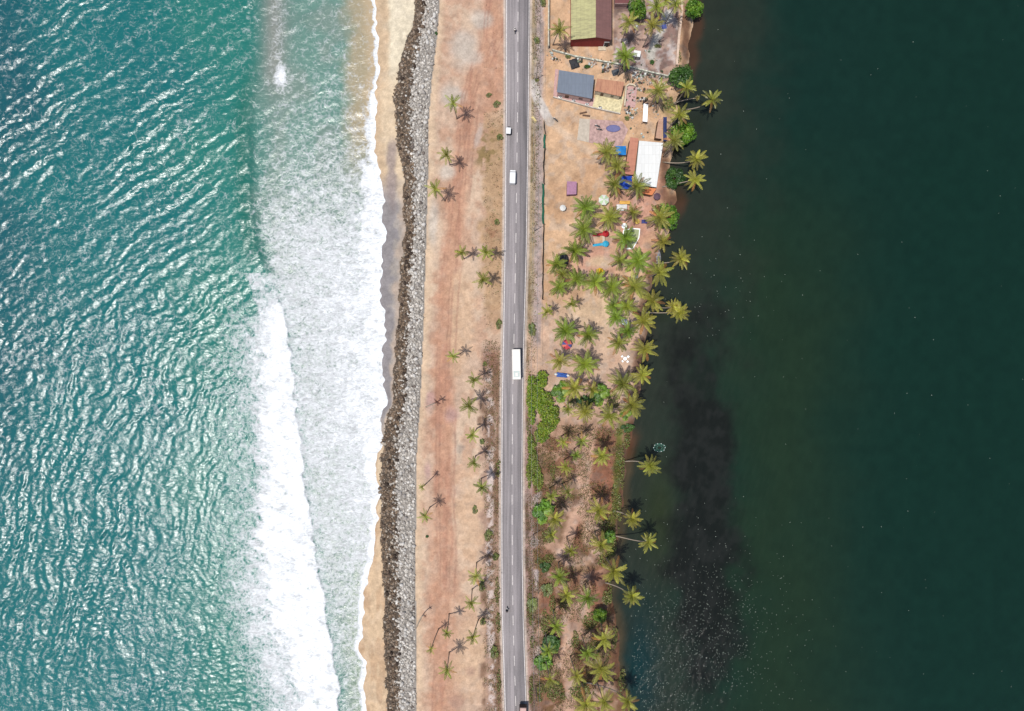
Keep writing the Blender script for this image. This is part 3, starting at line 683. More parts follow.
m_frond = attrmat('palm frond', 'tone', rough=.45, var=.12, scale=3, bump=0, spec=.5, transl=.06, objvar=.6)
m_bark = plain('palm bark', A(176, 160, 142), .9, .25, 6, bump=.5)
GRN = (A(138, 158, 52), A(124, 126, 58)); GRN2 = (A(126, 152, 46), A(108, 118, 48)); YEL = (A(166, 168, 62), A(142, 130, 60)); OLV = (A(152, 158, 62), A(122, 116, 56)); DEAD = (A(126, 82, 60), A(112, 70, 54)); SLM = (A(152, 160, 54), A(118, 124, 50))
CROWNS = {
    'g': [make_crown('crown', 100 + k, 20 + k % 3, 3.75, GRN) for k in range(3)] + [make_crown('crown', 110 + k, 22, 3.7, GRN2) for k in range(2)],
    'y': [make_crown('crown', 120 + k, 16 + k % 3, 3.7, YEL, .3, 1.0, .3) for k in range(4)],
    'o': [make_crown('crown', 130 + k, 19, 3.75, OLV, .3, 1.0, .4) for k in range(3)],
    's': [make_crown('crown', 140 + k, 11 + k % 2, 3.6, SLM, .2, .8, .2) for k in range(4)],
    'd': [make_crown('crown', 150 + k, 7, 3.2, DEAD, 0, 1.6, 0) for k in range(2)]}
CD = 21.0  # picture diameter of an unscaled crown
npalm = 0
def palm(u, v, d, style, label, base=None, h=10.8, lean=None, group=None):
    global npalm
    npalm += 1; r = random.Random(npalm * 77 + 1)
    h = h * r.uniform(.95, 1.05)
    top = G(u, v, h)
    if base: b0 = G(base[0], base[1])
    else:
        a = r.uniform(0, 6.28); q = r.uniform(.1, .9); b0 = top + Vector((math.cos(a) * q, math.sin(a) * q, 0))
        bu, bv = b0.x * S + CX, CY - b0.y * S; lim = float(lagoon(bv)) - 3
        if bu > lim: b0.x = gx(lim)
    bu, bv = b0.x * S + CX, CY - b0.y * S
    b0.z = ground_z(bu, bv) - .1
    root = thing('palm_tree', label, 'palm tree', b0, 0, group)
    tp = Vector((top.x - b0.x, top.y - b0.y, h - b0.z)); hor = Vector((tp.x, tp.y, 0))
    bow = r.uniform(.2, .45) if hor.length > 2.2 else r.uniform(-.25, .35)
    perp = Vector((-hor.y, hor.x, 0)) * r.uniform(-.12, .12)
    pts = []
    for i in range(9):
        f = i / 8
        p = Vector((0, 0, tp.z * f)) + hor * (f + bow * f * (1 - f) * 1.6) + perp * math.sin(PI * f)
        pts.append(p)
    part('trunk', MB().tube(pts, [.24, .17, .15, .14, .135, .13, .125, .12, .12], 7), m_bark, root, True)
    c = link('crown', r.choice(CROWNS[style]), root, tp)
    s_ = d / CD * r.uniform(.97, 1.05)
    tl = (pts[-1] - pts[-2]).normalized()
    c.rotation_euler = (-tl.y * .45, tl.x * .45, r.uniform(0, 6.28)); c.scale = (s_, s_, s_ * r.uniform(.85, 1.1))
    return root
PALMS = [
# strip between seawall and road
(453,103,15,'s','slender palm on pale ash patch, northernmost of the three by the seawall',{'base':(457,119)}),
(446.5,155,15,'s','slender palm by the seawall, middle of the three standing in a line north',{'base':(450,165)}),
(435,189,16,'s','slender palm touching the seawall edge, southernmost of the northern three',{'base':(445,201)}),
(461.5,252.5,14,'s','small palm on the red track edge, west of a pair in a row',{'base':(464,259)}),
(486,252,16,'s','fuller palm by the road, east of the pair in a row',{'base':(488,257)}),
(483,279.5,16,'s','palm alone just below the roadside pair, dark shadow on its right',{'base':(486,284)}),
(453,356,12,'s','tiny yellow palm on the sandy track level with the white bus',{'base':(460,354)}),
(474,380,14,'s','bright green compact palm left of the road just below the bus',{}),
(469,406,18,'s','drooping thin palm with ragged shadow west of the road below the bus',{'base':(474,400)}),
(437.5,402,9,'d','withered reddish palm with bent thin trunk on the track by the seawall',{'base':(426,407),'h':4}),
(425,615.5,5,'d','very thin leaning stem with a tiny brown top tracing a cast shadow beside the seawall',{'base':(416,628),'h':4}),  # stem and brown crown laid out as a slim upright's cast shadow
(472,435,14,'s','young green palm above a small round shrub on the sandy strip',{}),
(474,463,13,'s','yellowish young palm west of the road, below the small round shrub',{}),
(482,487,15,'s','green palm near the road edge with a broad dark shadow above it',{}),
(422,487,7,'s','tiny palm beside the seawall with its shadow on the red track',{'base':(424.5,485)}),
(425,516,12,'s','thin palm with drooping leaves beside the seawall, just below the tiny one',{'base':(430,507)}),
(476,576,15,'s','yellow green palm right of the sandy track, topmost of the southern cluster',{}),
(471.5,603,14,'s','yellow green palm on the sandy strip level with the dark motorbike',{}),
(473,637,14,'s','green palm in the southern strip nearest the road, thin straight shadow',{}),
(447,633,11,'s','small palm beside its own overlapping shadow, southern sandy strip',{}),
(431,649,9,'s','little palm close to the seawall, long diagonal shadow up the track',{}),
(447,670,15,'s','southernmost palm of the sandy strip, two leaves pointing up',{}),
# north-east compound
(559.4,30,17,'o','palm left of the green roofed house, trunk shadowed on bare yard',{'base':(553,45)}),
(629,22,19,'o','palm with grey green leaves right of the maroon roof slope',{}),
(652.5,25,18,'y','orange tinted palm above a pale concrete path in the yard',{}),
(657,7,18,'g','green palm at the top edge above the orange tinted one',{}),
(676,4,15,'o','palm at the top edge beside the lagoon wall',{}),
(666,0,14,'y','half cut off palm at the top edge between two others',{}),
(625,56,21,'g','large palm beside the small white tin shed in the yard',{}),
(658,90,21,'o','olive palm casting dark shadow inside the yard corner below the rubble wall',{}),
(687,88,16,'y','yellowish palm over the bank just below the round dark green tree',{}),
(712,100,19,'y','palm leaning farthest out over the lagoon near the top, pale trunk visible',{'base':(687,108),'h':8}),
(697.6,98,5,'y','tiny sprig of a palm low over the water edge',{'h':3}),
(679.6,115,19,'y','yellow palm over the bank above the bright green tree',{}),
(674,140,19,'o','palm rising through the left side of the bright green tree',{}),
(696.5,159,18,'y','leaning palm east of the white roof, upper of two over the lagoon',{'base':(663,162),'h':8}),
(695,180,18,'y','leaning palm east of the white roof, lower of two over the lagoon',{'base':(662,187),'h':8}),
(637,186,22,'o','palm overhanging the lower left corner of the white roof',{}),
(632.5,212.5,15,'o','small olive palm between the white canopy and the yellow parasol',{}),
(660,217,23,'o','olive palm in front of the round green tree by the lagoon',{}),
(662.4,241.6,18,'y','bright yellow palm at the lagoon edge above the grey boat',{}),
(681,258.5,19,'y','palm leaning over the lagoon right of the grey boat, thin trunk visible',{'base':(653,263),'h':8}),
(659.6,272,22,'y','yellow green palm on the lagoon edge just below the grey boat',{}),
(638,261,25,'g','large dark green palm just below the pool',{}),
(620,260,18,'o','olive palm left of the large dark green one below the pool',{}),
(625,238,21,'g','palm shading the left half of the pool',{}),
(609,217,23,'y','wide palm with yellow leaf tips below the mint green parasol',{}),
(606.6,152,23,'o','tall shaggy palm left of the bright blue canopy',{}),
(617,166,20,'o','shaggy palm between the bright blue and deep blue canopies',{}),
(614.5,184,20,'o','shaggy palm at the left edge of the deep blue canopy',{}),
(585,207.5,22,'g','palm right of the small white parasol, below the purple kiosk',{}),
(583.6,229,25,'g','big palm touching the red slide from the left',{}),
(574.6,251,21,'g','palm right of the black dome tent',{}),
(556,264,18,'g','palm left of and below the black dome tent',{}),
(562,274,15,'o','small olive palm in the tight cluster below the black dome tent',{}),
(559,287,18,'g','palm near the end of the netting fence, lowest of its cluster',{}),
(576,279,20,'g','round palm left of the palm under the yellow parasol',{}),
(595,282,22,'g','palm directly below the yellow parasol',{}),
(611.5,287.5,22,'g','palm standing between the yellow parasol palm and the lagoon side group',{}),
(634,287,25,'o','large starry palm near the lagoon below a little white parasol',{}),
(652,301,23,'y','yellowish palm on the lagoon bank left of the leaning twin crowns',{}),
(679.5,312,18,'y','outer of two leaning palms whose crowns overlap over the lagoon',{'base':(644,312.5),'h':8}),
(673,307,14,'y','inner of two leaning palms whose crowns overlap over the lagoon',{'base':(655,306),'h':8}),
(613.5,306,17,'g','palm above the open sand, left of a pair of close crowns',{}),
(627,307,19,'g','palm right of its close neighbour, above the pale blue parasol',{}),
(616,317,18,'g','palm left of the pale blue parasol',{}),
(643,321,24,'y','spiky palm right of the pale blue parasol at the lagoon bank',{}),
(627.5,331,17,'g','palm directly below the pale blue parasol',{}),
(618.5,343,20,'o','olive palm above the white table and chairs',{}),
(645,349.5,21,'y','yellow green palm overhanging the water right of the white table and chairs',{}),
(547,311.6,13,'s','small palm past the lower end of the netting fence, shadow on its right',{}),
(571.7,304,14,'s','small curved palm alone on the open sand clearing',{}),
(565.6,331,23,'g','bushy palm above the red and blue parasol',{}),
(587.5,335,20,'g','palm on the clearing right of the red and blue parasol',{}),
(559,361,19,'y','yellow green palm above the blue tarpaulin, left side',{}),
(584.7,364,25,'g','large palm up and right of the blue tarpaulin',{}),
(574,388,22,'y','star shaped palm just below the blue tarpaulin, over a green shrub',{}),
(592,389.5,15,'y','yellowish palm on the left edge of a round green shrub',{}),
(584.7,412,19,'y','pale palm below the dark shrub, left of the yellow one',{}),
(622.7,384,26,'o','broad olive palm near the lagoon below the white table and chairs',{}),
(642,375,19,'y','yellow green palm over the water below the white table and chairs',{}),
(632,405,23,'o','palm at the lagoon bank with a low shrub at its lower left',{}),
(609,416,21,'y','bright yellow palm just above the reddish bare ground',{}),
(568,409,12,'o','dull small palm right of the green hedge thicket',{}),
# southern grove
(563,442,12,'s','small palm right of the hedge bottom, shadow straight above it',{}),
(582,441,14,'s','small palm on bare ground, right of the first below the hedge',{}),
(576,455,10,'g','tiny dark palm between two small ones on the bare ground',{}),
(565.6,467,13,'s','thin yellow palm on bare ground below the tiny dark one',{}),
(568,492,12,'s','thin palm in the grove with its star shadow close above',{}),
(551.5,496,13,'s','palm just above the round bright shrub by the verge',{}),
(601.6,456,19,'y','palm with black shadow above it on the reddish ground',{}),
(555,519,18,'y','palm touching the lower right of the round bright shrub',{}),
(551.5,535,14,'s','thin palm below the round bright shrub',{}),
(599,510,21,'y','palm with dark shadow left of the first leaning lagoon palm',{}),
(601,545,21,'y','palm left of the second leaning lagoon palm base, shrub beside it',{}),
(570.6,551,13,'s','small palm in mid grove with its shadow above, reached by the footpath',{}),
(650,466,19,'y','lone palm leaning over the lagoon near the green net ring',{'base':(624,462),'h':8}),
(633,519,17,'y','upper of two palms leaning over the lagoon below the lone one',{'base':(615,511),'h':8}),
(648.6,542,18,'y','lower of two palms leaning over the lagoon, long pale trunk',{'base':(613.7,535.7),'h':8}),
(559,577,17,'g','green palm beside a small round shrub near the verge',{}),
(567,595,17,'y','yellow palm below the green one, dark shadow at its foot',{}),
(587.5,598,19,'g','palm with dark star shadow above it, left of the lagoon inlet',{}),
(614,571,23,'y','large palm over the bank above the lowest long leaning trunk',{}),
(632,596,19,'y','palm leaning out over the lagoon below the large bank palm',{'base':(605,583),'h':8}),
(556,626.5,16,'g','palm just above the lower green thicket by the verge',{}),
(548,651,14,'g','palm growing on top of the lower green thicket',{}),
(550,679,15,'s','small yellow palm below the lower green thicket',{}),
(577,676,17,'y','palm at the start of the long trunk crossing to the water',{}),
(587.5,653,16,'g','green palm low on the footpath, left of a bank palm',{}),
(604,639,20,'y','bank palm below the round bright green tree by the lagoon',{}),
(601,669,25,'y','largest starry palm near the bottom, leaves spread wide at the bank',{}),
(586,704,22,'y','palm cut by the bottom edge, left of its neighbour',{}),
(604,702,21,'y','palm near the bottom edge right of its neighbour, under a crossing trunk',{}),
(627.5,701,19,'y','palm leaning over the water at the very bottom, long grey trunk',{'base':(584,682),'h':8}),
]
for row in PALMS:
    u, v, d, st, lab = row[:5]; kw = row[5] if len(row) > 5 else {}
    palm(u, v, d * 1.09, st, lab, **kw)

# ------------------------------------------------------------------ broadleaf trees, shrubs, hedge
m_leaf = attrmat('broad leaves', 'tone', rough=.5, var=.15, scale=2, bump=0, spec=.4, transl=.2, objvar=.35)
def leaf_cloud(pts, nrm, size, cols, rg):
    n = len(pts)
    a = rg.normal(size=(n, 3)); a -= (a * nrm).sum(1)[:, None] * nrm; a /= np.linalg.norm(a, axis=1)[:, None]
    b = np.cross(nrm, a)
    s_ = size * rg.uniform(.6, 1.3, n)[:, None]
    V = np.stack([pts - a * s_, pts + b * s_ * .5, pts + a * s_, pts - b * s_ * .5], 1).reshape(-1, 3)
    return V, np.arange(n * 4).reshape(n, 4), np.repeat(cols, 4, 0)
def leafy(seed, nl, cols, size=.17, lumps=14, flat=.62, bot=-.25):
    """unit-radius crown of leaf-sized faces gathered in lumps"""
    rg = np.random.default_rng(seed); P, Nn, Cc = [], [], []
    for k in range(lumps):
        th = k * 2.4 + rg.uniform(-.4, .4); ph = rg.uniform(bot, 1.0)
        rr_ = rg.uniform(.45, .74); cr_ = math.sqrt(max(0, 1 - ph * ph * .75))
        c = np.array([math.cos(th) * cr_ * rr_, math.sin(th) * cr_ * rr_, .25 + ph * flat * .6]); R = rg.uniform(.26, .42)
        m = nl // lumps
        d = rg.normal(size=(m, 3)); d[:, 2] = np.where(rg.random(m) < .7, np.abs(d[:, 2]), d[:, 2]); d /= np.linalg.norm(d, axis=1)[:, None]
        P.append(c + d * R * (.55 + .5 * rg.random((m, 1)) ** .5) * np.array([1, 1, .8]))
        n = d + rg.normal(size=(m, 3)) * .55 + [0, 0, .35]; Nn.append(n / np.linalg.norm(n, axis=1)[:, None])
        Cc.append(np.array(cols[k % len(cols)]) * rg.uniform(.65, 1.3, (m, 1)))
    P, Nn, Cc = np.concatenate(P), np.concatenate(Nn), np.concatenate(Cc)
    return leaf_cloud(P, Nn, size, Cc, rg)
BR = [A(112, 154, 40), A(86, 128, 36), A(134, 166, 52)]; DG = [A(66, 104, 40), A(54, 90, 36), A(80, 116, 44)]; OL = [A(128, 138, 66), A(110, 118, 60), A(140, 132, 78)]; GY = [A(124, 138, 68), A(104, 118, 58), A(140, 140, 82)]
def lm(seed, nl, cols, **k):
    V, F_, c = leafy(seed, nl, cols, **k); return npmesh('crown', V, F_, m_leaf, {'tone': c})
TREES = {'b': [lm(s_, 2400, BR, size=.085, lumps=20) for s_ in (1, 2, 3)], 'd': [lm(s_, 2200, DG, size=.085, lumps=20) for s_ in (4, 5)]}
SHRUBS = {'b': [lm(s_, 520, BR, lumps=10) for s_ in (6, 7)], 'd': [lm(s_, 480, DG, lumps=9) for s_ in (8, 9)], 'o': [lm(s_, 380, OL, lumps=8, size=.15) for s_ in (10, 11)], 'y': [lm(s_, 480, GY, lumps=9) for s_ in (12, 13)]}
m_wood = plain('tree bark', A(120, 98, 78), .9, .25, 5, bump=.4)
nb = 0
def tree(u, v, d, style, label, h=6.0):
    global nb; nb += 1; r = random.Random(nb * 31)
    p = G(u, v, h * .7); bu, bv = p.x * S + CX, CY - p.y * S; p.z = max(ground_z(bu, bv), -1.2) - .05
    root = thing('broadleaf_tree', label, 'tree', p)
    R = d / S / 2 * 1.05
    mb = MB(); mb.tube([(0, 0, 0), (.1, .05, h * .25), (0, .1, h * .5)], [.24, .2, .15], 7)
    for k in range(6):
        a = k * 1.05 + r.uniform(-.3, .3); q = R * .55
        mb.tube([(0, .05, h * .32), (math.cos(a) * q * .5, math.sin(a) * q * .5, h * .5), (math.cos(a) * q, math.sin(a) * q, h * .68)], [.12, .08, .04], 5)
    part('trunk', mb, m_wood, root, True)
    c = link('crown', r.choice(TREES[style]), root, (0, 0, h * .42)); c.scale = (R, R, h * .62); c.rotation_euler = (0, 0, r.uniform(0, 6.28))
def shrub(u, v, du, dv, style, label, h=1.4, group=None):
    global nb; nb += 1; r = random.Random(nb * 53)
    p = G(u, v, h * .6); bu, bv = p.x * S + CX, CY - p.y * S; p.z = ground_z(bu, bv) - .05
    root = thing('shrub', label, 'shrub', p, 0, group)
    mb = MB()
    for k in range(4):
        a = k * 1.57 + r.uniform(-.4, .4); q = .25 * du / S
        mb.tube([(0, 0, 0), (math.cos(a) * q * .5, math.sin(a) * q * .5, h * .3), (math.cos(a) * q, math.sin(a) * q, h * .6)], [.05, .04, .02], 5)
    part('stem', mb, m_wood, root)
    c = link('foliage', r.choice(SHRUBS[style]), root, (0, 0, h * .28)); c.scale = (du / S / 2 * 1.1, dv / S / 2 * 1.1, h * .72)
BUSHES = [
('t', 637, 8, 20, 'b', 'bright green broadleaf tree right of the maroon roof at the top edge', 6),
('t', 695, 7, 19, 'b', 'bright green round tree over the lagoon at the top corner of the wall', 6),
('t', 683, 76, 26, 'd', 'round dark green tree at the lower end of the lagoon wall', 6.5),
('t', 685, 132, 26, 'b', 'bright green tree over the lagoon above the white roofed building', 6.5),
('t', 676, 176, 22, 'd', 'rounded dull green tree between two leaning lagoon palms', 5),
('t', 667, 217, 27, 'b', 'broad vivid green tree on the lagoon bank right of the pool', 6.5),
('t', 600.5, 615, 15, 'b', 'small vivid green round tree on the lagoon bank far down the grove', 4),
('s', 562, 391, 22, 20, 'b', 'round green shrub under the star shaped palm below the blue tarpaulin', 2),
('s', 600, 394, 21, 21, 'b', 'round green shrub beside the yellowish palm, right of the dark one', 2),
('s', 585, 402, 17, 14, 'd', 'dark green shrub between two brighter round shrubs', 1.6),
('s', 626, 414, 13, 12, 'b', 'low green shrub at the foot of the bank palm', 1.4),
('s', 628, 428, 13, 9, 'd', 'dark shrub at the water edge just below the low green one', 1.2),
('s', 543.6, 511, 22.8, 22.8, 'b', 'round vivid shrub on the verge halfway down the southern grove', 2.4),
('s', 550, 645, 20.4, 24.0, 'd', 'upper dark mound of the lower green thicket by the verge', 2.2),
('s', 543.6, 663, 18.0, 18.0, 'b', 'bright lower mound of the lower green thicket by the verge', 1.8),
('s', 610, 537, 10.8, 15.6, 'b', 'shrub beside the bank palm near a leaning trunk base', 1.5),
('s', 545, 567, 10.8, 10.8, 'd', 'small dark round shrub near the verge beside a green palm', 1.2),
('s', 546.5, 590, 10.8, 16.8, 'y', 'upright dull green shrub below the small dark round one', 1.2),
('s', 532, 329, 8, 14, 'y', 'narrow green shrub on the verge just above and right of the bus', 1.4),
('s', 482, 441.5, 5.1, 6.0, 'y', 'small round shrub between two young palms on the sandy strip', 0.9),
('s', 488.5, 535, 8.5, 11.9, 'o', 'loose green shrub left of the road on a stony verge', 1.2),
('s', 494.5, 653, 9.3, 13.6, 'o', 'dark leaning shrub on the left verge in the southern part', 1.4),
('s', 496, 557, 6.8, 7.6, 'o', 'green shrub at the left road edge beside a dark palm shadow', 1),
('s', 482, 587, 6.8, 11.0, 'o', 'green shrub below the topmost southern strip palm shadow', 1),
('s', 483, 622, 6.8, 7.6, 'o', 'olive shrub left of the road below the dark motorbike', 0.9),
('s', 499, 324, 6.0, 11.0, 'o', 'green shrub against the left road edge above the bus', 1.1),
('s', 500, 137, 7.6, 6.8, 'o', 'green shrub on the left verge below the auto rickshaw', 0.9),
('s', 485, 364, 5.1, 5.1, 'o', 'little green shrub on the left verge level with the bus', 0.8),
('s', 497, 222, 6.0, 6.8, 'o', 'small round shrub on the left verge below the white van', 0.9),
('s', 489, 95, 6.0, 5.1, 'o', 'scrubby bush with pale stones north on the left verge', 0.6),
('s', 497, 104, 7.6, 7.6, 'o', 'dry brown bush beside the scrubby one on the left verge', 0.7),
('s', 537, 40, 6, 7, 'y', 'small green shrub by the road across from the compound wall', 0.9),
('s', 543, 2, 6, 9, 'y', 'shrub outside the compound wall at the top edge', 0.9),
('s', 537, 80, 5, 4, 'o', 'tiny shrub at the top of the concrete ramp', 0.5),
('s', 532, 605, 9.6, 18.0, 'y', 'upright green shrub on the right verge level with the motorbike', 1),
('s', 436, 33.5, 3.4, 4.2, 'd', 'tiny dark shrub at the top of the rock wall edge', 0.5),
('s', 427, 536.5, 3.4, 3.4, 'd', 'tiny dark shrub alone on the sand by the seawall', 0.5),
('s', 475, 510, 6.0, 9.3, 'o', 'faded brown bush alone on the sand left of the stony verge', 0.7),
('s', 587, 66.5, 7, 4, 'd', 'small dark green bush against the slanting boundary wall', 0.9),
('s', 568, 56.5, 6, 4, 'y', 'dull bush near the left end of the slanting boundary wall', 0.7),
('s', 652, 62, 5, 5, 'd', 'little dark bush in the mauve yard', 0.8),
('s', 658, 46, 8, 4, 'o', 'low olive bush in the mauve yard below the blue heap', 0.6),
('s', 627, 118, 5, 5, 'y', 'small bush right of the pink courtyard end', 0.7)
]
for row in BUSHES:
    (tree if row[0] == 't' else shrub)(*row[1:])
def mass(name, ells, n, cols, size, h, label, cat, kind=None, seed=1, group=None):
    """leaf faces spread through a mound-shaped band"""
    rg = np.random.default_rng(seed); P, Cc = [], []
    wt = np.array([a[2] * a[3] for a in ells]); wt = wt / wt.sum()
    for a, w in zip(ells, wt):
        m = int(n * w); q = rg.random(m) ** .5; th = rg.uniform(0, 6.283, m)
        u = a[0] + q * np.cos(th) * a[2]; v = a[1] + q * np.sin(th) * a[3]
        lump = fbm(u, v, 6, 3, seed + 40); keep = (q < .55 + 1.1 * (lump - .3))
        u, v, q, lump = u[keep], v[keep], q[keep], lump[keep]
        top = h * (1 - q ** 3 * .8) * (.25 + 1.3 * lump)
        z = top * (.35 + .65 * rg.random(len(u)) ** .35)
        P.append(np.stack([gx(u), gy(v), z + .05], -1))
        Cc.append(np.array(cols)[(rg.random(len(u)) * .6 * len(cols) + lump * len(cols) * .5).astype(int) % len(cols)] * (rg.uniform(.65, 1.3, (len(u), 1))))
    P = np.concatenate(P); Cc = np.concatenate(Cc)
    nr = rg.normal(size=P.shape) * .6 + [0, 0, 1]; nr /= np.linalg.norm(nr, axis=1)[:, None]
    V, F_, c = leaf_cloud(P, nr, size, Cc, rg)
    o = link(name, npmesh(name, V, F_, m_leaf, {'tone': c})); tag(o, label, cat, group, kind); return o
mass('hedge', [(541, 381, 9, 13), (545, 402, 12, 17), (547, 424, 13, 17), (538, 396, 8, 22), (533, 388, 6, 16), (532, 412, 5, 18), (540, 436, 8, 9), (530, 400, 4, 30), (552, 412, 7, 12)], 12500, [A(78, 112, 38), A(128, 168, 36), A(150, 178, 46), A(104, 140, 40), A(166, 176, 66), A(138, 142, 66)], .27, 3.0, 'dense bright green hedge thicket along the road right below the white bus', 'hedge', None, 3)
mass('hedge', [(533, 462, 6, 24), (537, 478, 7, 14), (531, 444, 4, 12), (529, 470, 3, 20)], 4200, [A(128, 160, 50), A(110, 140, 46), A(150, 168, 70), A(140, 138, 70)], .24, 1.6, 'lower narrower strip of green roadside shrubs continuing below the hedge thicket', 'hedge', None, 13)
mass('roadside_grass', [(533, 462, 5, 26), (537, 478, 6, 14), (530, 445, 3, 14), (531, 605, 5, 16), (532, 620, 4, 8), (529, 425, 3, 18), (619, 432, 6, 6), (618, 465, 4, 22), (615, 500, 4, 26), (611, 545, 5, 20), (498, 468, 3, 11), (497, 592, 3, 16), (498, 622, 3, 12), (499, 682, 2.5, 16), (496, 556, 4, 5), (669, 106, 7, 10), (679, 58, 2, 8), (532, 640, 3, 8), (531, 690, 3, 16), (552, 610, 5, 22), (540, 560, 5, 6), (549, 655, 6, 20), (606, 598, 5, 10), (553, 470, 4, 14), (548, 560, 8, 8), (548, 534, 7, 10), (604, 560, 8, 8), (590, 620, 9, 10), (575, 640, 6, 10), (594, 650, 8, 12), (565, 600, 7, 12), (556, 690, 12, 16), (580, 690, 12, 14), (604, 525, 8, 12), (540, 690, 5, 18), (545, 620, 6, 20), (627, 440, 4, 10), (622, 470, 3, 24), (619, 505, 3, 24), (614, 545, 3, 18), (610, 590, 3, 16), (614, 635, 4, 18), (622, 680, 4, 18), (575, 400, 10, 10), (612, 400, 8, 10)], 16500, [A(122, 138, 56), A(104, 130, 50), A(150, 150, 80), A(140, 124, 72)], .24, .55, 'low green and yellow grass growing along the road verge and lagoon bank', 'grass', 'stuff', 5)
# dry scrub and litter-like tufts scattered on the verges
rg = np.random.default_rng(77); M = 110000
u = rg.uniform(478, 640, M); v = rg.uniform(-20, 730, M)
dlv, drv, lgv = poly(ROADL, v), poly(ROADR, v), poly(LAG, v)
nz = fbm(u, v, 14, 3, 401)
pr = np.zeros(M)
pr += ((u < dlv - 2) & (u > 484)) * np.where(v > 340, .5, np.where((v > 110) & (v < 330), .12, .01)) * (nz > .38)
pr += ((u > drv + 3) & (u < drv + 11)) * .45 * (nz > .36)
pr += ((u > drv + 6) & (u < lgv - 4) & (v > 425)) * 1.0 * sm(.36, .58, nz)
keep = rg.random(M) < pr; u, v, nz = u[keep], v[keep], nz[keep]; k = len(u)
hh = rg.uniform(.1, .5, k); P = np.stack([gx(u), gy(v), .1 + hh], -1)
P = np.repeat(P, 3, 0) + rg.normal(0, .3, (k * 3, 3)) * [1, 1, .4]
nr = rg.normal(size=P.shape) * .7 + [0, 0, .7]; nr /= np.linalg.norm(nr, axis=1)[:, None]
pal = np.array([A(150, 116, 74), A(126, 96, 66), A(132, 132, 62), A(112, 124, 56), A(122, 132, 58), A(168, 130, 96), A(104, 76, 58)])
cc = np.repeat(pal[rg.integers(0, 7, k)], 3, 0) * rg.uniform(.7, 1.2, (k * 3, 1))
V_, F_, c = leaf_cloud(P, nr, .15, cc, rg)
tag(link('undergrowth', npmesh('undergrowth', V_, F_, m_leaf, {'tone': c})), 'dry brown and olive scrub scattered over the verges and the palm grove floor', 'undergrowth', kind='stuff')
# ------------------------------------------------------------------ buildings
m_red = plain('dark red painted gable', A(150, 34, 42), .6, .2, 1.2, stretch=(3, 3, .3))
m_cream = plain('limewashed plaster', A(222, 206, 180), .9, .18, 1.5, bump=.2)
m_white = plain('white painted metal', (.78, .78, .76), .5, .06, .8)
m_pink = plain('pink plaster', A(214, 180, 172), .9, .15, 1.5)
m_yelt = plain('pale yellow floor', A(226, 212, 168), .85, .28, 1.6)
m_dark = plain('dark rubber', (.025, .025, .028), .8, .3, 4)
m_grey = plain('grey concrete', A(170, 164, 158), .9, .2, 2, bump=.2)
m_brown = plain('weathered timber', A(112, 84, 66), .85, .25, 3, stretch=(1, 6, 1))
m_steel = plain('galvanised steel', (.35, .36, .37), .45, .15, 3, metal=.6)
m_glass = plain('dark tinted glass', (.02, .025, .03), .08, .1, 1, spec=.6)
m_skirt = plain('pavement tile', A(206, 166, 160), .85, .14, 2.5)

def corners(pix, z): return [(lambda p: (p.x, p.y))(G(a, b, z)) for a, b in pix]
# big gabled house, top edge of the picture
hx0, hx1, hridge = G(571, 0, 4.4).x, G(611.5, 0, 4.4).x, G(596.3, 0, 5.6).x
hy0 = G(0, 38.6, 5.0).y; hy1 = G(0, -34, 5.0).y
house = thing('house', 'large gabled house with pale green and maroon roof slopes and dark red gable', 'house', ((hx0 + hx1) / 2, hy0, .1))
ox, oy = house.location.x, house.location.y
a, b_, r_ = hx0 - ox, hx1 - ox, hridge - ox; L = hy1 - hy0
mb = MB(); w0, w1 = a + .25, b_ - .25
mb.v = [(w0, .3, 0), (w1, .3, 0), (w1, .3, 4.22), (r_, .3, 5.40), (w0, .3, 4.22)]; mb.v += [(x, L - .3, z) for x, y, z in mb.v]
mb.f = [(0, 1, 2, 3, 4), (9, 8, 7, 6, 5), (0, 5, 6, 1), (1, 6, 7, 2), (4, 9, 5, 0)]
part('wall', mb, m_red, house)
m_grn = corrugated('pale green roof sheet', A(198, 192, 136), A(150, 142, 106), 1, .35, .6, .95)
m_mar = corrugated('maroon roof sheet', A(140, 100, 94), A(112, 82, 78), 1, .35, .6, .6)
def slope(x0, z0, x1, z1, y0, y1, t=.08):
    m = MB(); m.v = [(x0, y0, z0), (x1, y0, z1), (x1, y1, z1), (x0, y1, z0)]; m.v += [(x, y, z - t) for x, y, z in m.v]
    m.f = [(0, 1, 2, 3), (7, 6, 5, 4), (0, 4, 5, 1), (1, 5, 6, 2), (2, 6, 7, 3), (3, 7, 4, 0)]; return m
part('roof', slope(a, 4.3, r_ - .02, 5.58, 0, L), m_grn, house, label='pale yellow green roof slope')
part('roof', slope(r_ + .02, 5.58, b_, 4.3, 0, L), m_mar, house, label='maroon roof slope')
part('ridge_cap', MB().tube([(r_, -.02, 5.58), (r_, L, 5.58)], .14, 8), m_mar, house)
porch_shade = part('door', MB().box(r_ + 2.9, b_ - .45, .2, .29, .1, 2.35), m_dark, house); part('frame', MB().box(r_ + 2.8, r_ + 2.9, .2, .295, .05, 2.38), m_white, porch_shade)  # dark panel in place of the shade inside the open porch recess
part('step', MB().box(b_ - 3.2, b_ - 1.0, -.9, .2, 0, .35), m_cream, house)
part('lintel', MB().box(r_ + 2.7, b_ - .3, .1, .292, 2.4, 2.7), m_steel, house)
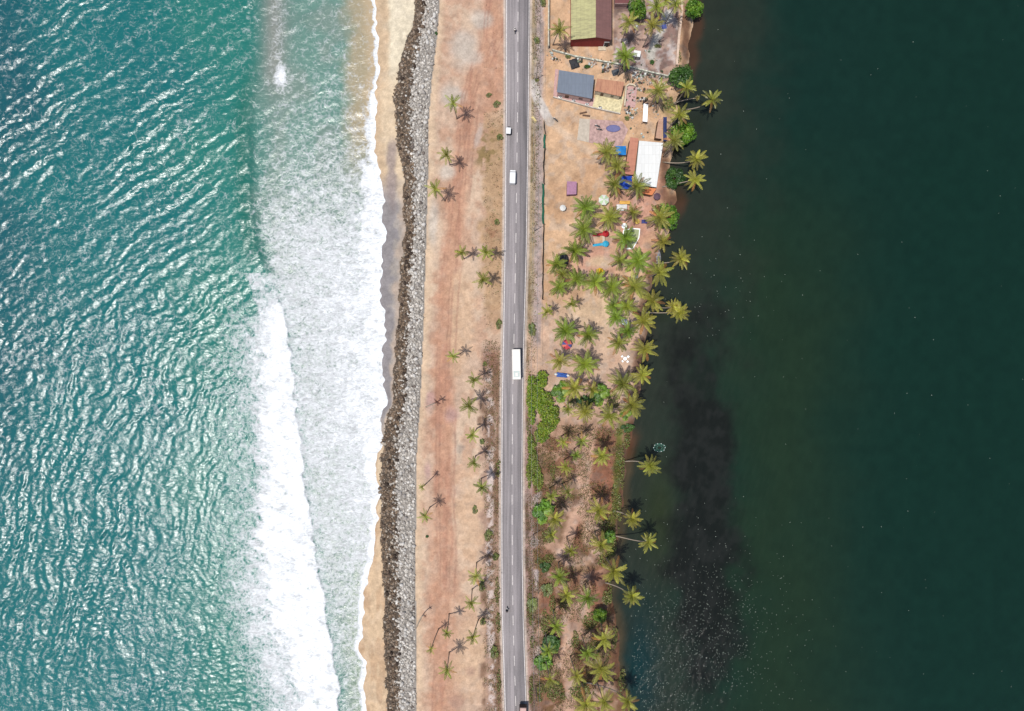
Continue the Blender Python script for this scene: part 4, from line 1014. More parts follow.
# second roof at the top edge
sx0, sx1 = G(615, 0, 3.2).x, G(629, 0, 3.2).x; sy0 = G(0, 3.2, 3.2).y
shd = thing('shed', 'dark red roofed shed cut by the top edge, right of the big house', 'shed', ((sx0 + sx1) / 2, sy0, .1)); w = (sx1 - sx0) / 2
part('wall', MB().box(-w + .2, w - .2, .2, 9, 0, 2.9), m_pink, shd)
part('roof', slope(-w, 3.0, w, 3.3, 0, 9.3), corrugated('rust red sheet', A(124, 66, 64), A(96, 58, 56), 1, .3), shd)
part('fascia', MB().box(-w, w, -.08, -.01, 2.7, 3.12), m_pink, shd)

def rot_building(name, label, cat, pix, z, wall_in, mroof, mwall, pitch=.25, over=0.0, doors=1, slab=False):
    """building whose four roof corners (seen at pix, NW NE SE SW) sit z metres up"""
    pts = corners(pix, z); cx = sum(p[0] for p in pts) / 4; cy = sum(p[1] for p in pts) / 4
    root = thing(name, label, cat, (cx, cy, .1))
    q = [(p[0] - cx, p[1] - cy) for p in pts]; nw, ne, se, sw_ = q
    zz_ = [z + pitch, z + pitch, z - .1, z - .1]
    m = MB(); m.v = [(p[0], p[1], k) for p, k in zip(q, zz_)] + [(p[0], p[1], k - .12) for p, k in zip(q, zz_)]
    m.f = [(3, 2, 1, 0), (4, 5, 6, 7), (0, 1, 5, 4), (1, 2, 6, 5), (2, 3, 7, 6), (3, 0, 4, 7)]
    part('roof', m, mroof, root)
    s_ = 1 - wall_in; w = [(p[0] * s_, p[1] * s_) for p in (sw_, se, ne, nw)]
    m = MB(); n = 4; m.v = [(p[0], p[1], 0) for p in w] + [(w[0][0], w[0][1], z - .25), (w[1][0], w[1][1], z - .25), (w[2][0], w[2][1], z + pitch - .18), (w[3][0], w[3][1], z + pitch - .18)]
    m.f = [(3, 2, 1, 0), (4, 5, 6, 7), (0, 1, 5, 4), (1, 2, 6, 5), (2, 3, 7, 6), (3, 0, 4, 7)]
    part('wall', m, mwall, root)
    a_, b2_ = Vector(w[0]), Vector(w[1]); d = (b2_ - a_); nrm = Vector((d.y, -d.x)).normalized()
    for k in range(doors + 1):
        f = (k + .7) / (doors + 1.4); p0 = a_ + d * (f - .06) + nrm * .03; p1 = a_ + d * (f + .06) + nrm * .03
        zl, zh = (.05, 2.1) if k == 0 else (1.0, 2.0)
        m = MB(); m.prism([tuple(p0), tuple(p1), tuple(p1 - nrm * .05), tuple(p0 - nrm * .05)][::1], zl, zh)
        part('door' if k == 0 else 'window', m, m_brown if k == 0 else m_glass, root)
    return root
m_slate = corrugated('slate grey sheet roof', A(124, 134, 148), A(110, 118, 134), 0, .3, .5, .6)
m_terra = corrugated('terracotta tile roof', A(206, 150, 118), A(164, 110, 90), 0, .3, .85, .9)
m_wroof = corrugated('white sheet roof', (.58, .58, .56), (.47, .46, .43), 0, .4, .4, .3)
rot_building('house', 'slate grey flat roofed house near the road, pink strip round it', 'house', [(559, 70.5), (594, 76), (592, 98.7), (556.8, 92)], 3.4, .06, m_slate, m_pink, .2)
rot_building('house', 'small house with faded terracotta roof joined to the slate grey one', 'house', [(597, 79.5), (624, 83), (621, 96.5), (594.5, 90.5)], 3.0, .08, m_terra, m_cream, .5)
rot_building('hall', 'long building with bright white sheet roof beside the lagoon', 'building', [(639, 141), (663, 143.2), (656.5, 187.3), (634.8, 184)], 3.6, .05, m_wroof, m_cream, .15, doors=2)
rot_building('shelter', 'terracotta roofed lean-to along the left side of the white roof', 'shelter', [(630, 138), (638.2, 139), (634.2, 175), (624.5, 174)], 2.6, .08, corrugated('terracotta sheet', A(208, 142, 116), A(184, 122, 100), 1, .3, .8, .8), m_brown, .5)
rot_building('shelter', 'small orange roofed shelter at the lower end of the white roof', 'shelter', [(645, 187.6), (656.3, 188.8), (652, 195.3), (642, 193)], 2.4, .1, plain('orange tarpaulin', A(222, 128, 70), .6, .15, 2), m_brown, .2, doors=0)
rot_building('shelter', 'narrow brown roofed hut next to the dark blue sheet', 'shelter', [(658.5, 119), (663, 119.3), (661.5, 139), (655.5, 138)], 2.5, .08, corrugated('brown sheet roof', A(206, 164, 138), A(176, 132, 108), 1, .3, .8, .7), m_brown, .2, doors=0)
rot_building('kiosk', 'purple pink roofed kiosk alone on the open sand', 'kiosk', [(567, 181.5), (576.6, 181.8), (576.4, 194.2), (566.8, 194.6)], 2.4, .07, plain('purple roof sheet', A(172, 122, 150), .6, .16, 1.5), plain('purple timber wall', A(140, 96, 124), .8), .12)
rot_building('shed', 'tiny white tin roofed shed in the yard beside a large palm', 'shed', [(634, 50.5), (641, 51.5), (640, 57), (633, 55.8)], 2.2, .08, m_wroof, m_grey, .1, doors=0)

# ------------------------------------------------------------------ walls, terraces, fences
def wall_line(name, label, pix, hgt, thick, mat, cat='wall', coping=None):
    pts = [G(a, b, 0) for a, b in pix]; o0 = pts[0]
    root = thing(name, label, cat, (o0.x, o0.y, .0))
    mb = MB(); mc_ = MB(); r = random.Random(len(pix))
    for i in range(len(pts) - 1):
        p, q = pts[i] - o0, pts[i + 1] - o0; d = (q - p).normalized(); n = Vector((-d.y, d.x, 0)) * thick / 2
        p = p - d * (thick / 2 if i else 0)
        P4 = [p - n, q - n, q + n, p + n]
        z = -.6 if 'lagoon' in label else 0
        mb.prism([(k.x, k.y) for k in P4], z, hgt - .08 - i * .004)
        n2 = n * 1.35; P4 = [p - n2, q - n2, q + n2, p + n2]; mc_.prism([(k.x, k.y) for k in P4], hgt - .076 - i * .004, hgt + i * .004)
    part('wall', mb, mat, root); part('coping', mc_, coping or mat, root); return root
m_wsh = plain('weather stained wall', A(206, 196, 176), .9, .3, 1.2, bump=.3)
wall_line('compound_wall', 'straight compound wall along the verge left of the big gabled house', [(548.7, -40), (548.2, 20), (548.2, 49)], 1.8, .3, m_wsh)
wall_line('compound_wall', 'pale stained boundary wall slanting between the two house yards', [(552, 51), (575, 57.5), (600, 62), (620, 65.5), (645, 72), (671, 78)], .9, .26, plain('chalky stained wall', A(196, 198, 182), .9, .5, 1.4, bump=.4), coping=plain('chalky coping', A(206, 204, 186), .9, .55, 1.6))
wall_line('retaining_wall', 'cream retaining wall of the yard along the lagoon', [(681.5, -20), (681, 14), (678, 40), (676, 66)], .9, .5, plain('cream wall cap', A(222, 194, 172), .9, .2, 1.5))
# verandah of the slate house and the yellow terrace
tr = thing('terrace', 'pink and pale yellow paved terrace below the slate and terracotta houses', 'terrace', (*G(590, 100)[:2], .1)); ox, oy = tr.location.x, tr.location.y
def loc(pix, z=0): return [(p[0] - ox, p[1] - oy) for p in corners(pix, z)]
part('floor', MB().prism(loc([(553.5, 97), (592, 107.5), (596, 99), (556, 90)]), 0, .2), m_skirt, tr, label='pink paved floor')
part('floor', MB().prism(loc([(592.2, 107.5), (620, 113.5), (624, 97), (596.3, 92)]), 0, .22), m_yelt, tr, label='pale yellow paved floor')
part('floor', MB().prism(loc([(553.2, 96.5), (556.0, 92), (558.6, 70), (555.2, 69.5)]), 0, .21), m_skirt, tr, label='pink side strip')
def rail(pix, zt, w, z0=.1):
    m = MB(); p = [Vector((*k, 0)) for k in loc(pix)]
    for i in range(len(p) - 1):
        d = (p[i + 1] - p[i]).normalized(); n = Vector((-d.y, d.x, 0)) * w
        m.prism([(k.x, k.y) for k in (p[i] - n, p[i + 1] - n, p[i + 1] + n, p[i] + n)], z0 - .1 * i * .02, zt + i * .003)
    return m
part('parapet', rail([(553, 97.8), (592, 108.3), (620, 114.6)], .75, .13), plain('stained parapet', A(214, 204, 190), .85, .25, 1.2), tr)
for k in range(4):
    p = loc([(560 + k * 13.3, 98.3 + k * 3.4)])[0]; bx = part('planter', MB().box(p[0] - .5, p[0] + .5, p[1] - .22, p[1] + .22, .18, .7), m_white, tr)
    m = MB(); r = random.Random(k)
    for q in range(14):
        x, y, z = p[0] + r.uniform(-.45, .45), p[1] + r.uniform(-.2, .2), .72 + r.uniform(0, .3); m.quad([(x - .14, y, z), (x, y - .1, z + .05), (x + .14, y, z), (x, y + .1, z - .03)])
    part('plant', m, m_leafplain if 'm_leafplain' in globals() else m_dark, bx)
ct = thing('courtyard', 'small pink floored courtyard with a cream arched wall right of the terracotta house', 'courtyard', (*G(630, 96)[:2], .1)); ox, oy = ct.location.x, ct.location.y
part('floor', MB().prism(loc([(625.5, 107), (635, 108), (637, 87), (627, 86)]), 0, .16), m_skirt, ct)
part('wall', rail([(624, 107), (625.5, 88), (628.5, 85.6), (633, 86.2), (635, 88)], 1.0, .2), m_cream, ct)
ap = thing('awning', 'long narrow white awning below the courtyard', 'awning', (*G(645, 113)[:2], .1)); ox, oy = ap.location.x, ap.location.y
pt = loc([(642.6, 121.5), (647.2, 122), (648, 104.5), (643.6, 104)], 2.3); part('roof', MB().prism(pt, 2.25, 2.33), m_white, ap)
for p in pt: part('post', MB().box(p[0] * .9 - .05, p[0] * .9 + .05, p[1] * .95 - .05, p[1] * .95 + .05, 0, 2.248), m_steel, ap)
pv = thing('paved_pad', 'mauve paved pad with a pale left end above the palms', 'paving', (*G(602, 130)[:2], .1)); ox, oy = pv.location.x, pv.location.y
part('slab', MB().prism(loc([(589, 143), (621, 147), (628, 130), (622, 121.5), (590, 119.5)]), -.1, .14), plain('mauve pavers', A(194, 160, 152), .9, .3, 1.2), pv, label='mauve paving')
part('slab', MB().prism(loc([(577, 140), (588.8, 142.7), (589.8, 119.6), (579.5, 118.5)]), -.1, .13), plain('pale concrete', A(204, 190, 172), .9, .15, 1), pv, label='pale grey end slab')
# green shade-net fence beside the verge
fpts = [(544.2, 122.5), (545.8, 136), (545.4, 150), (544.2, 165), (544.6, 185), (544.2, 205), (544.3, 225), (543.7, 250), (543.4, 275), (543.2, 300)]
fz = thing('netting_fence', 'thin post fence hung with torn green shade netting along the sandy lot', 'fence', (*G(544, 122)[:2], .1)); ox, oy = fz.location.x, fz.location.y
fp = loc(fpts)
m_net = plain('green shade netting', A(46, 138, 108), .8, .3, 3); m_netd = plain('dark netting', A(70, 66, 58), .9, .3, 3)
for i in range(len(fp) - 1):
    (x0, y0), (x1, y1) = fp[i], fp[i + 1]; g_ = i in (0, 1, 4, 5, 8) and i != 8; r = random.Random(i)
    m = MB(); n = 10; lean = (.75 if i in (1, 4, 5) else .4)
    for k in range(n + 1):
        f = k / n; sag = -.25 * math.sin(PI * f) * r.uniform(.5, 1); x = x0 + (x1 - x0) * f; y = y0 + (y1 - y0) * f; b2 = math.sin(f * 9 + i) * .08
        m.v += [(x + b2, y, .05), (x + b2 * .5 - lean * .3, y, .9), (x - lean + b2, y, 1.7 + sag)]
        if k: j = 3 * k; m.f += [(j - 3, j, j + 1, j - 2), (j - 2, j + 1, j + 2, j - 1)]
    part('netting', m, m_net if i in (1, 4, 5) else m_netd, fz, label='green netting' if i in (1, 4, 5) else None)
for x, y in fp: part('post', MB().tube([(x, y, -.2), (x + .02, y, 1.85)], .05, 6), m_brown, fz)

# ------------------------------------------------------------------ pool, slide, parasols, canopies
pl = thing('swimming_pool', 'small greenish pool with white kerb half shaded by a palm', 'pool', (*G(632, 240)[:2], .1)); ox, oy = pl.location.x, pl.location.y
pp = [(623, 230), (632, 228.3), (640, 228.9), (639, 238), (632.8, 249.3), (624.5, 249.6), (621.5, 241)]
q = [Vector((*k, 0)) for k in loc(pp)][::-1]; c0 = sum(q, Vector()) / len(q)
kin = [c0 + (k - c0) * .9 for k in q]
m = MB(); n = len(q)
m.v = [(k.x, k.y, .28) for k in q] + [(k.x, k.y, .28) for k in kin] + [(k.x, k.y, -.1) for k in q] + [(k.x, k.y, -.1) for k in kin]
for i in range(n):
    j = (i + 1) % n; m.f += [(i, j, n + j, n + i), (2 * n + i, 2 * n + j, j, i), (n + i, n + j, 3 * n + j, 3 * n + i)]
part('kerb', m, m_white, pl)
m = MB(); m.quad([(k.x, k.y, .16) for k in [c0 + (k - c0) * .92 for k in q]])
part('water', m, plain('green pool water', A(176, 184, 140), .1, .08, .8), pl)
sl = thing('playground_slide', 'playground frame with one red and one cyan slide, right of a big palm', 'slide', (*G(603, 240)[:2], .1)); ox, oy = sl.location.x, sl.location.y
def chute(y, mat, lab, mtop):
    m = MB(); pr = []
    x0 = loc([(592.5, y)])[0]; x1 = loc([(602, y)])[0]; yy = x0[1]
    for k in range(9):
        f = k / 8; pr.append((x0[0] + (x1[0] - x0[0]) * f, .25 + 1.45 * sm(0.05, 1, f)))
    for x, z in pr: m.v += [(x, yy - .38, z + .2), (x, yy - .34, z), (x, yy + .34, z), (x, yy + .38, z + .2)]
    for k in range(8):
        j = 4 * k; m.f += [(j, j + 4, j + 5, j + 1), (j + 1, j + 5, j + 6, j + 2), (j + 2, j + 6, j + 7, j + 3)]
    part('chute', m, mat, sl, label=lab)
    tp = loc([(604.2, y)])[0]
    pf = part('tower', MB().box(tp[0] - .75, tp[0] + .75, tp[1] - .55, tp[1] + .55, 1.6, 1.72), mat, sl)
    part('canopy', MB().lathe([(.95, 2.6), (.8, 2.75), (.1, 3.15)], 10, tp[0], tp[1]), mat, sl, label=lab.replace('slide', 'canopy roof'))
    for sx in (-.65, .65):
        for sy in (-.45, .45): part('post', MB().tube([(tp[0] + sx, tp[1] + sy, 0), (tp[0] + sx, tp[1] + sy, 2.65)], .05, 6), mtop, sl)
m_rp = plain('red plastic', A(188, 36, 40), .4, .1); m_cp = plain('cyan plastic', A(62, 178, 216), .4, .1)
chute(235.5, m_rp, 'red slide', m_white); chute(245.5, m_cp, 'cyan slide', m_white)
tp0, tp1 = loc([(602.5, 237.5)])[0], loc([(602.5, 243.5)])[0]
part('bridge', MB().box(tp0[0] - .3, tp0[0] + .4, tp1[1], tp0[1], 1.58, 1.7), m_cream, sl)

def parasol(u, v, d, label, mats, h=2.4, seg=8, group=None, name='parasol'):
    p = G(u, v, h); R = d / S / 2 * (H - h) / H
    root = thing(name, label, 'parasol', (p.x, p.y, .1), random.Random(u).uniform(0, 6), group)
    part('pole', MB().tube([(0, 0, 0), (0, 0, h + .12)], .035, 6), m_steel, root)
    part('base', MB().lathe([(.32, 0), (.32, .07), (.06, .12)], 12), m_grey, root)
    for k in range(seg):
        a0, a1 = 2 * PI * k / seg, 2 * PI * (k + 1) / seg; m = MB()
        c, s_ = math.cos, math.sin
        e0, e1 = (c(a0) * R, s_(a0) * R), (c(a1) * R, s_(a1) * R)
        mid = ((e0[0] + e1[0]) / 2 * .96, (e0[1] + e1[1]) / 2 * .96)
        m.v = [(0, 0, h), (e0[0] * .5, e0[1] * .5, h - .22), (e1[0] * .5, e1[1] * .5, h - .22), (*e0, h - .52), (*mid, h - .46), (*e1, h - .52), (*e0, h - .68), (*mid, h - .62), (*e1, h - .68)]
        m.f = [(0, 1, 2), (1, 3, 4), (1, 4, 2), (2, 4, 5), (3, 6, 7, 4), (4, 7, 8, 5)]
        part('canopy_panel', m, mats[k % len(mats)], root)
    return root
def fab(n, rgb): return plain(n, A(*rgb), .8, .1, 2)
m_mint, m_wfab, m_yfab, m_rfab, m_bfab, m_pfab = fab('mint cloth', (196, 220, 176)), fab('white cloth', (236, 234, 228)), fab('yellow cloth', (238, 186, 30)), fab('red cloth', (206, 70, 84)), fab('navy cloth', (76, 86, 142)), fab('plum cloth', (104, 78, 92))
parasol(604, 199.5, 11, 'mint green and white parasol above a wide palm', [m_mint, m_wfab], 2.6)
parasol(563, 207.5, 6.5, 'small white parasol alone on the sand below the purple kiosk', [m_wfab])
parasol(600, 271.5, 8, 'yellow parasol above a palm on the sandy clearing', [m_yfab])
parasol(657.5, 196, 7.5, 'plum coloured parasol beside the white roofed building', [m_pfab], 2.4)
parasol(637.5, 221, 5.5, 'small pale yellow parasol up and right of the pool', [fab('pale yellow cloth', (236, 196, 96))], 2.2)
parasol(567, 344.5, 10.5, 'red and navy striped parasol left of the sandy clearing', [m_rfab, m_rfab, m_bfab, fab('salmon cloth', (226, 120, 100))], 2.5)
parasol(624.7, 322, 7, 'pale blue parasol among palms near the lagoon', [fab('pale blue cloth', (200, 216, 228)), m_wfab], 2.3)
parasol(636, 276.5, 5, 'little white parasol above a large starry palm', [m_wfab], 2.2)
def canopy(u0, v0, u1, v1, label, mat, h=2.6, peak=.7):
    p0, p1 = G(u0, v1, h), G(u1, v0, h); cx, cy = (p0.x + p1.x) / 2, (p0.y + p1.y) / 2; w, d = (p1.x - p0.x) / 2, (p1.y - p0.y) / 2
    root = thing('canopy_tent', label, 'canopy', (cx, cy, .1))
    m = MB(); n = 6
    for j in range(n + 1):
        for i in range(n + 1):
            x, y = -w + 2 * w * i / n, -d + 2 * d * j / n; f = (1 - abs(x / w)) * (1 - abs(y / d))
            e = .12 * (math.sin(PI * i / n) + math.sin(PI * j / n) - 2 * math.sin(PI * i / n) * math.sin(PI * j / n))
            m.v.append((x, y, h + peak * f ** .8 - e))
    for j in range(n):
        for i in range(n): k = j * (n + 1) + i; m.f.append((k, k + 1, k + n + 2, k + n + 1))
    part('cover', m, mat, root)
    for sx in (-1, 1):
        for sy in (-1, 1): part('post', MB().tube([(sx * w * .97, sy * d * .97, 0), (sx * w * .97, sy * d * .97, h)], .04, 6), m_steel, root)
    return root
canopy(615.5, 146, 626, 155, 'bright blue peaked canopy left of the white roof', fab('sky blue sheet', (32, 136, 214)))
canopy(619, 176, 632, 189, 'deep blue canopy half hidden by palms beside the white roof', fab('deep blue sheet', (20, 72, 178)), 2.3)
canopy(616.5, 204.5, 627, 210.5, 'white rectangular canopy above the pool', m_wfab, 2.5, .3)
canopy(619.5, 200.8, 630, 204.2, 'orange yellow canopy strip above the white rectangular one', fab('amber sheet', (238, 182, 90)), 2.2, .2)
canopy(663.2, 117, 666.8, 141, 'narrow dark blue sheet along the brown roofed hut', fab('ink blue sheet', (44, 56, 104)), 2.3, .25)
dome = thing('dome_tent', 'black shade cloth dome tent between two palms', 'tent', (*G(563.5, 259.5, 2)[:2], .1)); a_ = 11.5 / S / 2; b2 = 15 / S / 2
part('cover', MB().lathe([(1, 0), (.98, .6), (.9, 1.2), (.7, 1.75), (.4, 2.1), (.08, 2.25)], 14, sx=a_, sy=b2), plain('black shade cloth', A(52, 54, 62), .8, .35, 2, bump=.5), dome, True)
part('entrance', MB().box(-.5, .5, -b2 - .06, -b2 + .25, 0, 1.2), m_dark, dome)
# tarpaulins
def tarp(u, v, w, d, label, mat, hgt=.6, rz=0, seed=1):
    p = G(u, v, .3); root = thing('tarpaulin', label, 'tarpaulin', (p.x, p.y, .12), rz); w, d = w / S, d / S; n = 12; m = MB(); r = random.Random(seed)
    for j in range(n + 1):
        for i in range(n + 1):
            x, y = (i / n - .5) * w, (j / n - .5) * d; f = math.sin(PI * i / n) * math.sin(PI * j / n)
            m.v.append((x + r.uniform(-.05, .05), y + r.uniform(-.05, .05), .03 + hgt * f ** .6 * (.6 + .8 * float(vn(i / 3., j / 3., seed)))))
    for j in range(n):
        for i in range(n): k = j * (n + 1) + i; m.f.append((k, k + 1, k + n + 2, k + n + 1))
    part('sheet', m, mat, root); return root, w, d
rt, w, d = tarp(562, 375, 11, 4.6, 'blue tarpaulin with white bundled ends above the star shaped palm', fab('blue tarpaulin', (58, 98, 178)), .7, -.1, 3)
for s_ in (-1, 1): part('bundle', MB().lathe([(.3, 0), (.42, .2), (.34, .45), (.1, .58)], 9, s_ * w * .56, .05, 1.3, .9), m_wfab, rt, True)
tarp(664, 25, 5, 7, 'blue tarpaulin heap on the concrete path in the yard', fab('violet blue tarpaulin', (92, 104, 168)), .6, .2, 5)
tarp(644.5, 221.5, 6, 4, 'navy tarpaulin heap beside the small pale yellow parasol', fab('navy tarpaulin', (74, 78, 140)), .7, 0, 6)
tarp(574.5, 63.5, 9, 10, 'black tarpaulin heap against the slanting boundary wall', m_dark, 1.0, .3, 8)
tarp(616, 72, 8, 6, 'dark grey tarpaulin heap in the yard under a palm', plain('dark grey cloth', A(86, 92, 98), .8, .3, 2), .8, .3, 9)
ov = thing('paddling_pool', 'violet blue oval paddling pool on the mauve paved pad', 'paddling pool', (*G(613, 129)[:2], .24)); a_, b2 = 14 / S / 2, 7 / S / 2
part('rim', MB().lathe([(.9, 0), (1, .0), (1.03, .15), (1, .3), (.93, .3), (.9, .15)], 28, sx=a_, sy=b2), plain('violet vinyl', A(112, 108, 152), .5, .1), ov, True)
part('water', MB().lathe([(.9, .05), (.9, .18)], 28, sx=a_, sy=b2), plain('violet pool water', A(124, 124, 166), .15, .1), ov)
# white table with chairs, ring table, benches
def chair(u, v, rz, lab, grp, h=0):
    p = G(u, v, .5); c = thing('plastic_chair', lab, 'chair', (p.x, p.y, .14), rz, grp)
    part('seat', MB().box(-.28, .28, -.28, .28, .40, .45), m_white, c); part('backrest', MB().box(-.28, .28, .25, .30, .45, .95), m_white, c)
    for sx in (-.24, .24):
        for sy in (-.24, .24): part('leg', MB().tube([(sx * 1.1, sy * 1.1, 0), (sx, sy, .40)], .035, 6), m_white, c)
        part('armrest', MB().box(sx - .05, sx + .05, -.25, .25, .64, .68), m_white, c)
def rtable(u, v, R, lab):
    p = G(u, v, .75); c = thing('round_table', lab, 'table', (p.x, p.y, .14))
    part('tabletop', MB().lathe([(R, .70), (R, .75)], 20), m_white, c); part('pedestal', MB().lathe([(.3, 0), (.28, .04), (.06, .1), (.06, .699)], 10), m_white, c)
rtable(625, 358.6, .55, 'white round plastic table ringed by four chairs in the palm grove')
for du, dv, rz, w_ in ((-3, -2.2, .7, 'upper left'), (3, -2, -.7, 'upper right'), (-2.6, 2.6, 2.3, 'lower left'), (2.4, 3, -2.4, 'lower right')):
    chair(625 + du, 358.6 + dv, rz, 'white plastic chair at the %s of the round table in the grove' % w_, 'white chairs round the grove table')
rtable(624.2, 226, .8, 'white round table just above the pool corner')
for u, v, rz, w_ in ((583, 113.4, .22, 'upper'), (586, 116.2, -.12, 'lower')):
    p = G(u, v); c = thing('bench', 'dark timber bench below the pink terrace, %s of the two' % w_, 'bench', (p.x, p.y, .1), rz, 'timber benches below the terrace')
    part('seat', MB().box(-1.1, 1.1, -.2, .2, .42, .48), m_brown, c)
    for sx in (-.85, .85): part('leg', MB().box(sx - .06, sx + .06, -.17, .17, 0, .418), m_brown, c)
p = G(534, 119.5); bd = thing('signboard', 'pale yellow board lying on the verge at the foot of the ramp', 'board', (p.x, p.y, .12), -.9)
part('panel', MB().box(-.9, .9, -.32, .32, .06, .11), plain('pale yellow board', A(240, 218, 150), .7), bd); part('frame', MB().box(-.94, .94, -.05, .05, 0, .058).box(-.05, .05, -.34, -.055, 0, .058).box(-.05, .05, .055, .34, 0, .058), m_brown, bd)
def blocks(name, spots, cols, label, rr):
    mb = MB(); cc = []
    for u, v, s_ in spots:
        p = G(u, v); a = rr.uniform(0, 3)
        pts = [(p.x + s_ * rr.uniform(.6, 1.2) * math.cos(a + k * 1.2566), p.y + s_ * rr.uniform(.6, 1.2) * math.sin(a + k * 1.2566)) for k in range(5)]
        mb.prism(pts, .05, .1 + s_ * rr.uniform(.5, 1.1), [(p.x + (x - p.x) * .65, p.y + (y - p.y) * .65) for x, y in pts]); cc += [np.array(rr.choice(cols)) * rr.uniform(.8, 1.15)] * 10
    me = mb.mesh(name, m_rock); at = me.attributes.new('tone', 'FLOAT_COLOR', 'POINT')
    at.data.foreach_set('color', np.concatenate([np.array(cc), np.ones((len(cc), 1))], 1).astype(np.float32).ravel())
    tag(link(name, me), label, name, kind='stuff')
# rubble and sacks along the slanting wall
r = random.Random(3); sp_ = []
for i in range(3000):
    f = r.random(); u, v = 553 + f * 116 + r.gauss(0, 3), 53 + f * 26 + r.gauss(2.5, 3.2)
    if r.random() < .3: u, v = r.gauss(636, 11), r.gauss(100, 12)
    if r.random() < .12: u, v = r.gauss(650, 15), r.gauss(42, 20)
    if vn(u / 5., v / 5., 8) < .5 or (556 < u < 625 and v > 70 and v > 72 + (u - 559) * .17): continue
    sp_.append((u, v, r.uniform(.08, .2) if r.random() < .75 else r.uniform(.25, .55)))
blocks('rubble', sp_, [A(206, 196, 186), A(222, 220, 214), A(150, 136, 126), A(90, 84, 76), A(120, 132, 110), A(180, 150, 130), A(196, 206, 200), A(96, 74, 72), A(74, 80, 62)], 'pale broken blocks and sacks strewn along the slanting wall and yard', r)
sp_ = []
for i in range(1500):
    side_ = r.random()
    if side_ < .45: v = r.uniform(345, 711); u = float(poly([(340, 487), (420, 491), (480, 490), (560, 489), (640, 491), (711, 493)], v)) + r.gauss(0, 3)
    elif side_ < .75: v = r.uniform(0, 345); u = float(poly([(0, 540), (60, 540), (80, 538), (140, 539), (220, 539), (300, 538), (345, 536)], v)) + r.gauss(0, 2)
    else: v = r.uniform(430, 711); u = float(poly(ROADR, v)) + 9 + r.gauss(0, 3)
    if vn(u / 4., v / 7., 9) > .42: sp_.append((u, v, r.uniform(.05, .2)))
blocks('gravel', sp_, [A(206, 196, 190), A(188, 170, 160), A(150, 132, 120), A(226, 220, 214)], 'pale stones and grit scattered along both road verges', r)

# ------------------------------------------------------------------ power line
m_pole = plain('concrete pole', A(172, 160, 148), .9, .15, 3)
tops = [(537.5, 66), (535.5, 225), (534.4, 384), (534.6, 543), (537, 702)]
ph = 8.0; plist = []
words = ['beside the compound wall end at the top', 'beside the netting fence', 'at the top of the hedge thicket below the bus', 'halfway down the southern grove verge', 'at the bottom edge of the picture']
for (u, v), wd in zip(tops, words):
    p = G(u, v, ph); c = thing('utility_pole', 'slim utility pole with crossarm ' + wd, 'utility pole', (p.x, p.y, .05), 0, 'utility poles along the right verge'); plist.append(p)
    part('pole', MB().tube([(0, 0, -.3), (0, 0, ph + .1)], [.14, .09], 8), m_pole, c)
    part('crossarm', MB().box(-.85, .85, .08, .18, ph - .35, ph - .22), m_brown, c)
    for sx in (-.8, .8): part('insulator', MB().lathe([(.05, ph - .22), (.07, ph - .15), (.03, ph - .02)], 8, sx, .13), m_cream, c)
for sx, nm in ((-.8, 'left'), (.8, 'right')):
    m = MB(); pts = []
    ext = [plist[0] + (plist[0] - plist[1])] + plist + [plist[-1] + (plist[-1] - plist[-2])]
    for i in range(len(ext) - 1):
        for k in range(12):
            f = k / 12; q = ext[i].lerp(ext[i + 1], f); pts.append((q.x + sx, q.y + .13, ph + .05 - 4 * .7 * f * (1 - f)))
    m.tube(pts, .022, 5)
    o = link('power_cable', m.mesh('power_cable', m_steel)); tag(o, 'thin power cable strung along the right verge, %s of the two' % nm, 'cable', 'power cables over the right verge')

# ------------------------------------------------------------------ vehicles
def rbox(x0, x1, y0, y1, z0, z1, b=.08, taper=0.0):
    m = MB(); m.box(x0, x1, y0, y1, z0, z1, b)
    return m
def wheel(parent, x, y, r_, w=.22):
    t_ = part('wheel', MB().tube([(x - w / 2, y, r_), (x + w / 2, y, r_)], r_, 14), m_dark, parent)
    part('rim', MB().tube([(x - w / 2 - .01, y, r_), (x + w / 2 + .01, y, r_)], r_ * .55, 10), m_steel, t_)
m_busw = plain('cream white coachwork', (.54, .51, .47), .35, .07, .7); m_hatch = plain('pale grey green hatch', (.33, .38, .36), .4, .1, 2); m_lamp = plain('lamp lens', (.8, .78, .7), .15, .05)
m_vanw = plain('white van paint', (.60, .60, .60), .25, .04, 1)
# bus, front towards the bottom of the picture
p = G(516.4, 364.3, 2.9); bus = thing('bus', 'long white bus driving down the right lane of the road', 'bus', (p.x, p.y, .205), math.radians(1.2))
bw_, bl_ = 1.24, 4.4
part('body', MB().box(-bw_, bw_, -bl_, bl_, .45, 2.85, .14), m_busw, bus)
part('roof_hatch', MB().box(-.85, .85, -bl_ + .75, -bl_ + 2.5, 2.852, 2.93, .03), m_hatch, bus, label='grey green square on the roof'); part('vent', MB().box(-.35, .35, -bl_ + 1.0, -bl_ + 2.0, 2.932, 3.0, .02), m_busw, bus)
part('windscreen', MB().box(-1.1, 1.1, -bl_ - .015, -bl_ + .02, 1.35, 2.45), m_glass, bus)
for s_ in (-1, 1):
    for k in range(6): part('window', MB().box(s_ * bw_ - .012, s_ * bw_ + .012, -bl_ + 1.0 + k * 1.25, -bl_ + 2.1 + k * 1.25, 1.55, 2.35), m_glass, bus)
    part('headlight', MB().box(s_ * .9 - .16, s_ * .9 + .16, -bl_ - .02, -bl_ + .02, .75, .95), m_lamp, bus)
    for y in (-2.7, 2.6): wheel(bus, s_ * 1.02, y, .48, .28)
    part('mirror', MB().box(s_ * 1.42 - .07, s_ * 1.42 + .07, -bl_ - .1, -bl_ - .05, 1.7, 2.1), m_dark, bus)
